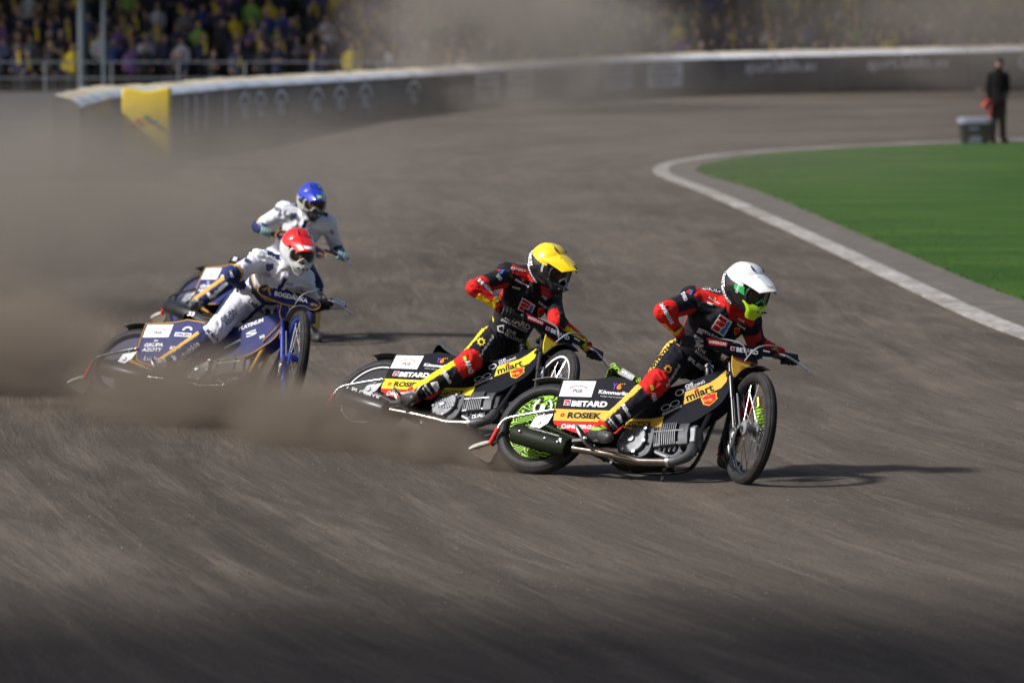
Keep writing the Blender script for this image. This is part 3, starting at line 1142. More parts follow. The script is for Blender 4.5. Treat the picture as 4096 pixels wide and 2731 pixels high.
    hc = b0 + ax * 0.215
    hpol = smooth_poly([(-0.085, -0.08), (0.085, -0.08), (0.09, 0.05), (0.05, 0.09), (-0.05, 0.09), (-0.09, 0.05)], 2)
    hd.prism(hpol, lambda u, v, s_: hc + Mf @ np.array([-0.035 + 0.07 * s_, u, v]))
    hd.build('cylinder_head', alu_d, engine, bevel=0.005)
    hd2 = MB()
    hd2.prism([(-0.075, -0.065), (0.075, -0.065), (0.078, 0.04), (0.045, 0.075), (-0.045, 0.075), (-0.078, 0.04)], lambda u, v, s_: hc + Mf @ np.array([0.035 + 0.045 * s_, u, v]))
    hd2.build('rocker_cover', alu if lv == 'A' else blk, engine, bevel=0.008)
    if lv == 'A':
        pass
    else:
        pass
    sm_ = MB()
    for i in range(5):
        q = b0 + ax * (0.05 + 0.035 * i) + up * -0.085
        sm_.tube([q + np.array([0, -0.06, 0]), q + np.array([0, -0.06, -0.03])], 0.007, 6)
    sm_.tube([b0 + up * -0.06 + np.array([-0.01, -0.07, 0]), b0 + ax * 0.18 + up * -0.06 + np.array([0, -0.075, 0])], 0.010, 8)
    sm_.tube([b0 + up * 0.03 + np.array([-0.02, -0.085, 0]), b0 + ax * 0.22 + up * 0.02 + np.array([0, -0.095, 0])], 0.008, 8)
    sm_.tube([(0.86, -0.05, 0.17), (0.99, -0.05, 0.13), (1.05, -0.05, 0.18)], 0.018, 8, smooth=4)
    sm_.build('oil_line', alu_b, engine)
    lw = MB()
    lw.box((0.83, 0, 0.09), (0.30, 0.12, 0.05), rotm((0, 1, 0), -0.06))
    lw.box((0.66, 0, 0.09), (0.16, 0.10, 0.04))
    lw.build('sump', blk_m, engine, bevel=0.012)
    # ---------------- exhaust
    ex = MB()
    ex.tube([(1.095, -0.04, 0.225), (1.13, -0.075, 0.185), (1.125, -0.105, 0.115), (1.06, -0.125, 0.068), (1.0, -0.13, 0.055)], [0.026, 0.033, 0.034, 0.033, 0.03], 16, smooth=5)
    exo = ex.build('exhaust_elbow', hose_m, root)
    MB().lathe([(0.028, -0.01), (0.036, -0.01), (0.036, 0.012), (0.028, 0.012)], (1.012, -0.128, 0.057), (1, 0, 0.1), 16).build('clamp', alu_b, exo)
    if lv != 'A':
        letters(exo, 'DUAL', white_p, (1.075, -0.163, 0.10), (1, 0, 0.25), (-0.25, 0, 1), 0.09, 0.035, 0.02)
    ep = MB()
    ep.tube([(1.02, -0.13, 0.056), (0.85, -0.14, 0.048), (0.80, -0.143, 0.05), (0.74, -0.148, 0.062), (0.55, -0.165, 0.085), (0.34, -0.175, 0.108)], 0.025, 14, smooth=4)
    ep.build('exhaust_pipe', pipe_m, root)
    sl = MB()
    sA, sB = np.array([-0.11, -0.178, 0.207]), np.array([0.305, -0.178, 0.108])
    sd = (sB - sA) / np.linalg.norm(sB - sA)
    u_, w_ = _perp(sd)
    rg = []
    for t, k_ in ((0, 0.55), (0.0, 0.9), (0.03, 1.0), (0.5, 1.0), (0.97, 1.0), (1.0, 0.9), (1.0, 0.5)):
        rg.append([sA + (sB - sA) * t + k_ * (0.058 * math.cos(a) * np.array([0, 1, 0]) + 0.070 * math.sin(a) * np.cross(sd, np.array([0, 1, 0]))) for a in np.linspace(0, 2 * math.pi, 28, endpoint=False)])
    sl.rings(rg)
    sil = sl.build('silencer', flora('silencer_flora', (0.009, 0.010, 0.008), (0.014, 0.024, 0.008), 55) if lv == 'A' else mat('silencer_dark', (0.03, 0.03, 0.033), 0.3, 0.6, vary=0.3, vscale=10), root, angle=50)
    ctop = np.array([0, -0.62, 0.78])
    upv = np.cross(sd, np.array([0, 1, 0]))
    upv = upv if upv[2] > 0 else -upv
    sy = sA + (sB - sA) * 0.5 + np.array([0, -0.049, 0]) + upv * 0.044
    if lv == 'A':
        letters(sil, 'AGENCJA ZAOPATRZENIA TECHNICZNEGO', white_p, sy + sd * 0.02, sd, (0, -0.5, 0.85), 0.24, 0.011, 0.02)
        letters(sil, '1', white_p, sy + sd * 0.17 - upv * 0.03 + np.array([0, -0.012, 0]), sd, (0, -0.2, 1), 0.02, 0.03, 0.05)
        for q in (-0.14, 0.06, 0.16):
            MB().ell(sy + sd * q - upv * 0.045 + np.array([0, -0.012, 0]), (0.013, 0.01, 0.013), nu=10, nv=6).build('rivet', chrome, sil)
    else:
        if lv == 'B':
            letters(sil, 'PLOMYK', white_p, sy + np.array([0, 0, 0.005]), sd, (0, -0.55, 0.8), 0.30, 0.035, 0.02, 0.2)
        lo_ = MB()
        lo_.lathe([(0.066, 0.0), (0.070, 0.01), (0.070, 0.24), (0.066, 0.25)], sA + sd * 0.06 - upv * 0.004 + np.array([0, -0.002, 0]), sd, 24, closed=False)
    # ---------------- covers
    mb = MB()
    left(PANEL, -0.104, -0.094)(mb)
    panel = mb.build('rear_panel', V['cover'], root, bevel=0.003)
    mb = MB()
    left(PANEL, 0.094, 0.104)(mb)
    mb.build('rear_panel', V['cover'], root, bevel=0.003)
    if lv in 'CD':
        for sg in (-1,):
            MB().tube([(u, sg * 0.104, v) for u, v in PANEL[14:] + PANEL[:6]], 0.006, 6).build('piping', V['trim'], panel)
            MB().tube([(u, sg * 0.104, v) for u, v in PANEL[8:15]], 0.006, 6).build('piping', V['trim'], panel)

    def half(u, v, s_):
        # the sheet tapers towards the steering head and bulges in the middle of its height
        t = min(max((u - 0.56) / 0.72, 0), 1)
        return 0.098 - 0.038 * t
    mb = MB()
    cvp = smooth_poly(COVER, 3)
    n_ = len(cvp)
    cx_, cz_ = 0.95, 0.52
    rings_ = []
    for k_, yy in ((0.90, -1.0), (1.0, -0.8), (1.0, 0.8), (0.90, 1.0)):
        rings_.append([(cx_ + (u - cx_) * k_ if k_ == 1 else u + (cx_ - u) * 0.025, yy * half(u, v, 0), cz_ + (v - cz_) * k_ if k_ == 1 else v + (cz_ - v) * 0.06) for u, v in cvp])
    mb.rings(rings_)
    cover = mb.build('tank_cover', V['cover'], root, angle=50)
    if lv in 'CD':
        MB().tube([(u, -half(u, v, 0) - 0.002, v * 0.97 + 0.016) for u, v in COVER[8:16]], 0.006, 6, smooth=3).build('piping', V['trim'], cover)
        MB().tube([(1.25, -0.07, 0.80), (1.27, -0.068, 0.72), (1.255, -0.07, 0.64), (1.17, -0.078, 0.50)], 0.005, 6, smooth=4).build('piping', V['trim'], cover)

    def on_cover(u, v):
        return np.array([u, -half(u, v, 0) - 0.0035, v])
    XR, ZU = (1, 0, 0), (0, 0, 1)

    def ptext(par, body, m, cx, cz, w, h, ang, bold=0.02, shear=0.0, y0=-0.1065, cov_=False):
        a = R(ang)
        X = np.array([math.cos(a), 0, math.sin(a)])
        Y = np.array([-math.sin(a), 0, math.cos(a)])
        if not cov_:
            return letters(par, body, m, (cx, y0, cz), X, Y, w, h, bold, shear)
        v, f = text_geo(body, bold, shear)
        mb = MB()
        mb.add([on_cover(*(np.array([cx, 0, cz]) + X * p * w + Y * q * h)[[0, 2]]) for p, q in v], f)
        return mb.build('lettering', m, par)

    def ppoly(par, pts, m, y0=-0.1058, cov_=False, dy=0.0):
        mb = MB()
        mb.add([(u, y0, v) if not cov_ else on_cover(u, v) + np.array([0, 0.001 + dy, 0]) for u, v in pts], [tuple(range(len(pts)))])
        return mb.build('print', m, par)

    def sq_logo(par, cx, cz, w, h, y0=-0.1068):
        ppoly(par, [(cx - w / 2, cz - h / 2), (cx + w / 2, cz - h / 2), (cx + w / 2, cz + h / 2), (cx - w / 2, cz + h / 2)], white_p, y0)
        ppoly(par, [(cx - w * .42, cz - h * .42), (cx + w * .05, cz - h * .42), (cx + w * .1, cz - h * .05), (cx - w * .42, cz - h * .05)], red_p, y0 - 0.0008)
        ppoly(par, [(cx - w * .42, cz + h * .05), (cx + w * .3, cz + h * .05), (cx + w * .38, cz + h * .42), (cx - w * .42, cz + h * .42)], red_p, y0 - 0.0008)
        ppoly(par, [(cx + w * .15, cz - h * .42), (cx + w * .42, cz - h * .42), (cx + w * .42, cz + h * .3), (cx + w * .2, cz - h * .02)], blue_p, y0 - 0.0008)

    plate = [(0.103, 0.528), (0.338, 0.528), (0.345, 0.648), (0.108, 0.645)]
    ppoly(panel, plate, white_p)
    ppoly(panel, [(a_ * 0.075 + 0.232, b_ * 0.04 + 0.572) for a_, b_ in arc_poly(0, 0, 0.88, 1.0, 25, 155)], red_p, -0.1066)
    ptext(panel, 'PGE', black_p, 0.230, 0.572, 0.075, 0.026, 0, 0.02, 0.2, -0.1066)
    if lv in 'AB':
        ptext(panel, 'Kömmerling', white_p, 0.50, 0.560, 0.235, 0.036, -3, 0.03)
        ptext(panel, 'Twoje okna na przyszłość', white_p, 0.50, 0.532, 0.20, 0.011, -3, 0.0)
        ptext(panel, '6', orange_p, 0.520, 0.612, 0.034, 0.046, 0, 0.05)
        ptext(panel, 'Y', violet_p, 0.487, 0.612, 0.030, 0.046, 0, 0.05)
        for dx in (0, 0.016):
            ppoly(panel, [(0.538 + dx + 0.005 * math.cos(a), 0.632 + 0.005 * math.sin(a)) for a in np.linspace(0, 6.28, 9)[:-1]], orange_p)
        sq_logo(panel, 0.176, 0.482, 0.047, 0.041)
        ptext(panel, 'BETARD', white_p, 0.338, 0.477, 0.258, 0.043, 0, 0.05)
        ppoly(panel, [(0.099, 0.434), (0.634, 0.430), (0.626, 0.345), (0.108, 0.346)], V['band'])
        ptext(panel, 'ROSIEK', black_p, 0.325, 0.389, 0.245, 0.046, 0, 0.05)
        ptext(panel, 'o', red_p, 0.165, 0.389, 0.032, 0.03, 0, 0.06)
        ppoly(panel, [(0.110, 0.343), (0.625, 0.341), (0.61, 0.30), (0.58, 0.264), (0.44, 0.27), (0.35, 0.264), (0.31, 0.255), (0.20, 0.287), (0.121, 0.320)], red_p)
        ptext(panel, 'IMMERGAS', white_p, 0.335, 0.305, 0.235, 0.030, 0, 0.04, y0=-0.1068)
        o_, i_ = ring_pair(0.195, 0.305, 0.018, 0.018, 0.6)
        patch(panel, o_, white_p, (0, -0.1068, 0), XR, ZU, hole=i_)
        # lower sweep and side of the tank cover
        mbp = MB()
        mbp.sheet(lambda u, v: on_cover(0.605 + 0.275 * u, (0.318 + 0.058 * v) - 0.018 * math.sin(math.pi * min(1, u * 1.2)) * (1 - v) + 0.02 * u * v + 0.07 * max(0, u - .75)), 10, 2)
        mbp.build('print', V['band'], cover)
        ppoly(cover, [(0.625, 0.318), (0.80, 0.323), (0.80, 0.365), (0.625, 0.360)], black_p, cov_=True, dy=-0.0015)
        ptext(cover, 'ENTRACK', V['band'], 0.713, 0.342, 0.165, 0.028, 1, 0.04, cov_=True).location.y = -0.002
        bg = [(0.995, 0.506), (0.984, 0.598), (1.06, 0.636), (1.138, 0.676), (1.18, 0.714), (1.228, 0.775), (1.248, 0.74), (1.25, 0.69), (1.222, 0.640), (1.11, 0.573)]
        mbp = MB()
        mbp.add([on_cover(u, v) for u, v in bg], [(0, 1, 2, 9), (9, 2, 3, 8), (8, 3, 4, 7), (7, 4, 5, 6)])
        mbp.build('print', V['band'], cover)
        ptext(cover, 'milart', black_p, 1.085, 0.600, 0.19, 0.060, 29, 0.03, cov_=True).location.y = -0.0015
        ppoly(cover, [(1.062 + 0.012 * math.cos(a), 0.617 + 0.012 * math.sin(a)) for a in np.linspace(0, 6.28, 12)[:-1]], red_p, cov_=True, dy=-0.004)
        ptext(cover, 'HOLDING', white_p, 1.045, 0.650, 0.130, 0.022, 33, 0.005, cov_=True)
        ptext(cover, 'CHS', white_p, 1.000, 0.650, 0.055, 0.024, 33, 0.02, cov_=True)
        o_, i_ = ring_pair(0, 0, 0.030, 0.024, 0.78)
        mbp = MB()
        mbp.add([on_cover(0.946 + a_ * 0.88 - b_ * 0.47, 0.592 + a_ * 0.47 + b_ * 0.88) for a_, b_ in o_ + i_], [(i, (i + 1) % 20, 20 + (i + 1) % 20, 20 + i) for i in range(20)])
        mbp.build('print', white_p, cover)
        ptext(cover, 'dlabiznesu', white_p, 0.922, 0.462, 0.14, 0.024, 34, 0.01, cov_=True)
        for sx in (-1, 1):
            o_, i_ = ring_pair(0, 0, 0.033, 0.022, 0.82)
            mbp = MB()
            mbp.add([on_cover(0.905 + 0.028 * sx + a_ * 0.88 - b_ * 0.47, 0.494 + 0.016 * sx + a_ * 0.47 + b_ * 0.88) for a_, b_ in o_ + i_], [(i, (i + 1) % 20, 20 + (i + 1) % 20, 20 + i) for i in range(20)])
            mbp.build('print', white_p, cover)
        for k_, m_, dd in ((0.115, V['band'], 0), (0.098, red_p, -0.0012)):
            ppoly(cover, [(1.165 + a_ * k_ * 0.92 - b_ * k_ * 0.3, 0.552 + a_ * k_ * 0.35 + b_ * k_ * 0.72) for a_, b_ in CREST], m_, cov_=True, dy=dd)
        for dz in (-0.02, 0.0, 0.02):
            ptext(cover, 'WTS' if dz == 0 else 'III', V['band'], 1.155 + dz, 0.545 + dz * .2, 0.05 if dz == 0 else 0.018, 0.018, 20, 0.02, cov_=True).location.y = -0.003
    else:
        patch(panel, [(0.385, 0.537), (0.535, 0.528), (0.537, 0.563), (0.387, 0.575)], white_p, (0, -0.1062, 0), XR, ZU)
        ptext(panel, 'ORLEN', V['cover'], 0.460, 0.551, 0.13, 0.022, -4, 0.04, y0=-0.107)
        ppoly(panel, [(a_ * 0.045 + 0.485, b_ * 0.035 + 0.592) for a_, b_ in arc_poly(0, 0, 0.6, 1, 0, 180)], white_p)
        ptext(panel, 'GRUPA', white_p, 0.231, 0.457, 0.172, 0.034, 1, 0.03)
        ptext(panel, 'AZOTY', white_p, 0.229, 0.413, 0.177, 0.031, 0, 0.03)
        ptext(panel, 'BOGDANKA', white_p, 0.48, 0.428, 0.19, 0.03, 0, 0.04)
        ptext(panel, 'Lublin', white_p, 0.255, 0.330, 0.138, 0.037, -2, 0.0)
        ptext(panel, '>', white_p, 0.238, 0.496, 0.04, 0.022, 0, 0.02)
        ptext(cover, 'PLATINUM', white_p, 1.02, 0.660, 0.211, 0.036, 27, 0.04, 0.2, cov_=True)
        ppoly(cover, [(0.860, 0.428), (0.975, 0.508), (0.968, 0.526), (0.853, 0.446)], white_p, cov_=True)
        ptext(cover, 'S', white_p, 1.048, 0.578, 0.09, 0.05, 27, 0.03, cov_=True)
        ptext(cover, 'M3', white_p, 1.15, 0.55, 0.04, 0.03, 27, 0.03, cov_=True)
    # ---------------- seat and rear mudguard
    mb = MB()
    pf = [(0.40, 0.70, 0.10), (0.41, 0.785, 0.105), (0.435, 0.80, 0.10), (0.48, 0.765, 0.095), (0.58, 0.715, 0.085), (0.70, 0.69, 0.07), (0.80, 0.685, 0.05)]
    rg = []
    for (u, z, hw) in pf:
        rg.append([(u, -hw, z - 0.045), (u, -hw, z - 0.008), (u, -hw * 0.85, z), (u, hw * 0.85, z), (u, hw, z - 0.008), (u, hw, z - 0.045)])
    mb.rings(rg)
    seat = mb.build('seat', V['seat'], root, bevel=0.004)
    Xs = np.array([0.88, 0, -0.47])
    if lv == 'A':
        patch(seat, [(-0.012, -0.02), (0.115, -0.012), (0.110, 0.03), (-0.008, 0.03)], mat('seat_label', (0.10, 0.11, 0.10), 0.4), (0.50, -0.0985, 0.725), Xs, (0.47, 0, 0.88))
        letters(seat, 'ARTEM LAGUTA', white_p, (0.555, -0.1, 0.705), Xs, (0.47, 0, 0.88), 0.11, 0.022, 0.04)
    if lv in 'CD':
        letters(seat, '33', white_p, (0.468, -0.101, 0.748), (1, 0, -0.12), (0.12, 0, 1), 0.062, 0.042, 0.05)
    mb = MB()
    mb.sheet(lambda u, v: (RR * 1.13 * math.cos(R(112 - 50 * u)), (v - 0.5) * 0.13, RR + RR * 1.13 * math.sin(R(112 - 50 * u)) * (1 - 0.06 * (2 * v - 1) ** 2)), 14, 4, th=lambda u, v: (0, 0, 0.004))
    mud = mb.build('rear_mudguard', blk if lv in 'ABCD' else blk, root)
    # ---------------- dirt deflector
    mb = MB()
    mb.tube([(0.10, -0.118, 0.418), (0.0, -0.116, 0.40), (-0.15, -0.108, 0.372), (-0.235, -0.102, 0.352), (-0.268, -0.1, 0.318), (-0.285, -0.095, 0.27)], 0.0105, 10, smooth=4)
    dfl = mb.build('deflector_arm', chrome if lv in 'AB' else blk, root)
    MB().tube([(-0.280, -0.096, 0.285), (-0.338, -0.05, 0.19)], 0.0165, 12).build('deflector_sleeve', red_s, dfl)
    mb = MB()
    e0, e1_, e2_ = np.array([-0.385, -0.045, 0.178]), np.array([0.088, 0.0, 0.030]), np.array([0.052, 0.03, -0.098])
    nn_ = nrm_(np.cross(e1_, e2_)) * 0.012
    dpl = [(math.cos(q), math.sin(q) * (1.0 + 0.12 * math.sin(q * 5))) for q in np.linspace(0, math.pi, 17)]
    mb.prism(dpl, lambda u, v, s_: e0 + e1_ * u + e2_ * v + nn_ * s_)
    MB().tube([e0 + e1_ * u + np.array([0, 0, 0.004]) - e2_ * 0.05 * (1 - u * u) for u in np.linspace(-1.12, 1.05, 9)], [0.008, 0.014, 0.017, 0.017, 0.017, 0.016, 0.014, 0.011, 0.006], 8).build('deflector_lip', mat('lip_pale', (0.55, 0.52, 0.46), 0.55, dirt=0.6), dfl)
    mb.build('deflector_plate', nylon, dfl)
    # ---------------- right footrest
    mb = MB()
    mb.tube([(0.44, -0.07, 0.16), (0.44, -0.24, 0.15)], 0.014, 10)
    ft = mb.build('footrest', chrome, root)
    MB().tube([(0.40, -0.16, 0.21), (0.38, -0.28, 0.22), (0.42, -0.31, 0.16), (0.47, -0.28, 0.10), (0.50, -0.17, 0.09)], 0.011, 8, smooth=5).build('toe_loop', alu_b, ft)
    MB().box((0.40, -0.20, 0.135), (0.10, 0.09, 0.03), rotm((0, 1, 0), -0.1)).build('rubber_pad', blk_m, ft, bevel=0.006)
    # ---------------- filler
    mb = MB()
    mb.lathe([(0, 0), (0.030, 0), (0.032, 0.012), (0.026, 0.02), (0.026, 0.075), (0.035, 0.08), (0.035, 0.098), (0.02, 0.104), (0.02, 0.112), (0, 0.112)], (1.09, -0.005, 0.735), (-0.22, 0, 1), 18, closed=False)
    mb.build('filler_cap', chrome if lv == 'A' else blk, root)
    # ---------------- front end (turned with the bars)
    axu = np.array([-math.sin(RAKE), 0, math.cos(RAKE)])
    hubc = np.array([WB, 0, RF])
    fk = MB()
    for sg in (-1, 1):
        top = np.array([1.30, sg * 0.078, 0.87])
        bot = np.array([1.425, sg * 0.078, 0.36])
        fk.tube([top, top + (bot - top) * 0.55], 0.0195, 12)
        fk.tube([top + (bot - top) * 0.5, bot], 0.0155, 12)
    for zz in (0.86, 0.76):
        q = np.array([1.30 + (0.87 - zz) * 0.245, 0, zz])
        fk.box(q - np.array([0.02, 0, 0]), (0.07, 0.21, 0.028), rotm((0, 1, 0), -RAKE * .7))
    fork = fk.xf(st).build('fork', V['fork'] if lv in 'CD' else blk, root, bevel=0.002)
    for sg in (-1, 1):
        mb = MB()
        out = [(1.385, 0.365), (1.455, 0.385), (1.495, 0.35), (1.42, 0.245), (1.395, 0.25)]
        inn = [(1.412, 0.35), (1.45, 0.365), (1.468, 0.345), (1.415, 0.275), (1.408, 0.28)]
        n5 = 5
        for y0, y1 in ((sg * 0.085, sg * 0.095),):
            vv = [(u, y0, v) for u, v in out + inn] + [(u, y1, v) for u, v in out + inn]
            ff = []
            for i in range(n5):
                j = (i + 1) % n5
                ff += [(i, j, n5 + j, n5 + i), (10 + i, 10 + n5 + i, 10 + n5 + j, 10 + j), (i, 10 + i, 10 + j, j), (n5 + i, n5 + j, 10 + n5 + j, 10 + n5 + i)]
            mb.add(vv, ff)
        mb.tube([(1.425, sg * 0.078, 0.36), (1.418, sg * 0.088, 0.31)], 0.010, 8)
        mb.xf(st).build('fork_link', alu_b, fork, bevel=0.0015)
    for sg in (-1, 1):
        MB().tube([(1.47, sg * 0.058, 0.37), (1.40, sg * 0.058, 0.62)], 0.006, 8).xf(st).build('damper_rod', chrome, fork)
    dm = MB()
    dm.tube([(1.535, 0.062, 0.36), (1.50, 0.062, 0.50)], 0.010, 10)
    dm.xf(st).build('shock_absorber', alu_b, fork)
    cp = MB()
    pts = []
    for i in range(90):
        t = i / 89
        c_ = np.array([1.535, 0.062, 0.38]) + np.array([-0.035, 0, 0.14]) * t
        pts.append(c_ + 0.021 * np.array([math.cos(t * 37), math.sin(t * 37), 0]))
    cp.tube(pts, 0.008, 6)
    cp.xf(st).build('shock_spring', mat('spring_lime', (0.42, 0.75, 0.02), 0.35) if lv == 'A' else red_s, fork)
    MB().tube([(1.497, 0.062, 0.515), (1.478, 0.062, 0.585)], 0.02, 12).xf(st).build('shock_reservoir', gold_part if lv == 'A' else alu_b, fork)
    # wheel
    fw_ = MB()
    pr = []
    for a in np.linspace(-105, 105, 43):
        ww, rr = 0.038 * math.sin(R(a)), RF - 0.038 + 0.038 * math.cos(R(a))
        g = 0.0045 if min(abs(abs(a) - 22), abs(abs(a) - 62)) < 4.5 else 0
        pr.append((rr - g, ww))
    pr += [(RF - 0.062, 0.022), (RF - 0.062, -0.022)]
    fw_.lathe(pr, hubc, (0, 1, 0), 72)
    fwh = fw_.xf(st).build('front_wheel', rubber, root, angle=35)
    MB().lathe([(0.300, -0.024), (0.312, -0.028), (0.315, -0.020), (0.296, -0.006), (0.296, 0.006), (0.315, 0.020), (0.312, 0.028), (0.300, 0.024), (0.288, 0.006), (0.288, -0.006)], hubc, (0, 1, 0), 56).xf(st).build('rim', V['rim'], fwh, angle=50)
    if lv == 'B':
        MB().lathe([(0.30, -0.029), (0.314, -0.031), (0.314, -0.027), (0.30, -0.025)], hubc, (0, 1, 0), 56).xf(st).build('rim_stripe', white_p, fwh)
    sp = MB()
    for i in range(28):
        a = 2 * math.pi * i / 28
        sg = -1 if i % 2 else 1
        b_ = a + 0.55 * (1 if (i // 2) % 2 else -1)
        sp.tube([hubc + np.array([0.045 * math.cos(b_), sg * 0.038, 0.045 * math.sin(b_)]), hubc + np.array([0.29 * math.cos(a), sg * 0.006, 0.29 * math.sin(a)])], 0.0028, 5)
    sp.xf(st).build('spokes', chrome, fwh)
    MB().lathe([(0, -0.085), (0.014, -0.085), (0.014, -0.055), (0.05, -0.048), (0.05, -0.036), (0.025, -0.03), (0.025, 0.03), (0.05, 0.036), (0.05, 0.048), (0.014, 0.055), (0.014, 0.085), (0, 0.085)], hubc, (0, 1, 0), 24, closed=False).xf(st).build('hub', alu if lv in 'AB' else V['hub'], fwh)
    # mudguard
    mb = MB()
    mb.sheet(lambda u, v: (hubc[0] + 0.405 * math.cos(R(132 - 62 * u)), (v - 0.5) * 0.13, hubc[2] + 0.405 * math.sin(R(132 - 62 * u)) - 0.02 * (2 * v - 1) ** 2), 12, 6, th=lambda u, v: (0, 0, 0.004))
    mb.xf(st).build('front_mudguard', blk if lv != 'C' else mat('mudguard_grey', (0.30, 0.31, 0.33), 0.4), root)
    # handlebar
    hb = MB()
    hb.tube([(1.235, -0.43, 0.955), (1.245, -0.30, 0.962), (1.275, -0.19, 0.955), (1.30, -0.09, 0.90), (1.30, 0, 0.895), (1.30, 0.09, 0.90), (1.275, 0.19, 0.955), (1.245, 0.30, 0.962), (1.235, 0.43, 0.955)], 0.0115, 10, smooth=5)
    bar = hb.xf(st).build('handlebar', blk, root)
    for sg in (-1, 1):
        MB().tube([(1.235, sg * 0.435, 0.955), (1.243, sg * 0.31, 0.961)], 0.0165, 12).xf(st).build('grip', blk_m, bar)
    th_ = MB().tube([(1.243, -0.305, 0.962), (1.252, -0.255, 0.962)], 0.026, 14)
    th_.xf(st).build('throttle', chrome if lv == 'A' else blk_m, bar)
    MB().tube([(1.27, 0.285, 0.972), (1.305, 0.33, 0.955), (1.305, 0.40, 0.925), (1.285, 0.475, 0.895)], [0.010, 0.008, 0.007, 0.007], 8, smooth=4).xf(st).build('clutch_lever', lever_m, bar)
    MB().ell(st(np.array([1.285, 0.475, 0.895])), (0.011, 0.011, 0.011), nu=8, nv=6).build('lever_ball', lever_m, bar)
    MB().tube([(1.26, -0.27, 0.985), (1.30, -0.16, 1.0), (1.36, -0.02, 0.965), (1.33, 0.02, 0.86), (1.22, -0.02, 0.75)], 0.005, 6, smooth=6).xf(st).build('throttle_cable', mat('cable_grey', (0.33, 0.34, 0.35), 0.4), bar)
    MB().tube([(1.27, 0.28, 0.975), (1.37, 0.20, 0.99), (1.41, 0.08, 0.955), (1.385, 0.02, 0.895), (1.29, -0.02, 0.80)], 0.0055, 6, smooth=6).xf(st).build('clutch_cable', MATS['cable_grey'], bar)
    # front shield
    if lv in 'AB':
        sh = [(-0.292, 1.010), (-0.20, 0.985), (-0.102, 0.972), (0.06, 0.970), (0.235, 0.972), (0.205, 0.928), (0.134, 0.900), (0.02, 0.890), (-0.088, 0.890), (-0.177, 0.905), (-0.277, 0.920)]
        low = [(-0.085, 0.892), (0.09, 0.890), (0.10, 0.855), (0.055, 0.855), (-0.01, 0.735), (-0.07, 0.745), (-0.085, 0.82)]
    else:
        sh = smooth_poly([(-0.284, 0.955), (-0.245, 0.992), (-0.138, 0.992), (-0.03, 0.980), (0.091, 0.955), (0.185, 0.925), (0.205, 0.888), (0.160, 0.848), (0.051, 0.852), (-0.068, 0.852), (-0.225, 0.892), (-0.280, 0.922)], 3)
        low = [(-0.10, 0.855), (0.09, 0.850), (0.06, 0.79), (0.0, 0.74), (-0.09, 0.72), (-0.11, 0.78)]
    bow = lambda yv: 1.355 - 0.25 * yv * yv
    mb = MB()
    mb.prism(sh, lambda u, v, s_: (bow(u) - (0.0 if s_ else 0.012), u, v))
    shield = mb.xf(st).build('front_shield', V['cover'], root, bevel=0.002)
    mb = MB()
    mb.prism(low, lambda u, v, s_: (bow(u) - 0.004 - (0.0 if s_ else 0.010), u, v))
    plate_o = mb.xf(st).build('number_plate', V['band'] if lv in 'AB' else V['cover'], root, bevel=0.002)

    def stext(par, body, m, cy0, cz0, w, h, ang=0, bold=0.03, d=0.0022):
        a = R(ang)
        v, f = text_geo(body, bold)
        mb = MB()
        pts = []
        for p, q in v:
            yy = cy0 + p * w * math.cos(a) - q * h * math.sin(a)
            zz = cz0 + p * w * math.sin(a) + q * h * math.cos(a)
            pts.append(st(np.array([bow(yy) + d, yy, zz])))
        mb.add(pts, f)
        return mb.build('lettering', m, par)

    def spoly(par, pts, m, d=0.0012):
        mb = MB()
        mb.add([st(np.array([bow(p[0]) + d, p[0], p[1]])) for p in pts], [tuple(range(len(pts)))])
        return mb.build('print', m, par)
    if lv in 'AB':
        spoly(shield, [(-0.270, 0.980), (-0.20, 0.972), (-0.12, 0.965), (-0.126, 0.938), (-0.245, 0.934)], red_p)
        stext(shield, 'IMMERGAS', white_p, -0.190, 0.954, 0.115, 0.020)
        spoly(shield, [(-0.1, 0.917), (-0.069, 0.918), (-0.069, 0.945), (-0.1, 0.944)], white_p)
        spoly(shield, [(-0.097, 0.920), (-0.082, 0.92), (-0.080, 0.942), (-0.097, 0.941)], red_p, 0.002)
        spoly(shield, [(-0.078, 0.920), (-0.072, 0.92), (-0.072, 0.942), (-0.078, 0.934)], blue_p, 0.002)
        stext(shield, 'BETARD', white_p, 0.017, 0.931, 0.155, 0.032, 1, 0.05)
        spoly(shield, [(0.13, 0.948), (0.18, 0.948), (0.182, 0.958), (0.132, 0.959)], white_p)
        spoly(plate_o, [(-0.085, 0.890), (0.09, 0.888), (0.10, 0.857), (0.057, 0.857), (0.03, 0.864), (-0.02, 0.867), (-0.08, 0.875)], V['cover'], 0.0)
        MB().tube([st(np.array([bow(p) + 0.001, p, q])) for p, q in ((-0.082, 0.874), (-0.02, 0.866), (0.03, 0.862), (0.06, 0.856))], 0.003, 6).build('red_edge', red_p, plate_o)
        stext(plate_o, 'CHS', black_p, 0.0, 0.815, 0.05, 0.016, 0, 0.02, 0.0)
        stext(plate_o, 'HOLDING', black_p, 0.0, 0.798, 0.055, 0.010, 0, 0.0, 0.0)
        stext(shield, 'UBEZPIECZ', white_p, 0.16, 0.908, 0.07, 0.014, 4, 0.02)
    else:
        MB().tube([st(np.array([bow(p) - 0.003, p, q])) for p, q in sh], 0.006, 6, closed=True).build('piping', V['trim'], shield)
        stext(shield, 'BOGDANKA', white_p, -0.028, 0.922, 0.265, 0.040, -4, 0.05)
        spoly(shield, [(-0.262, 0.955), (-0.225, 0.975), (-0.20, 0.975), (-0.185, 0.910), (-0.20, 0.912), (-0.215, 0.955), (-0.245, 0.942)], V['trim'])
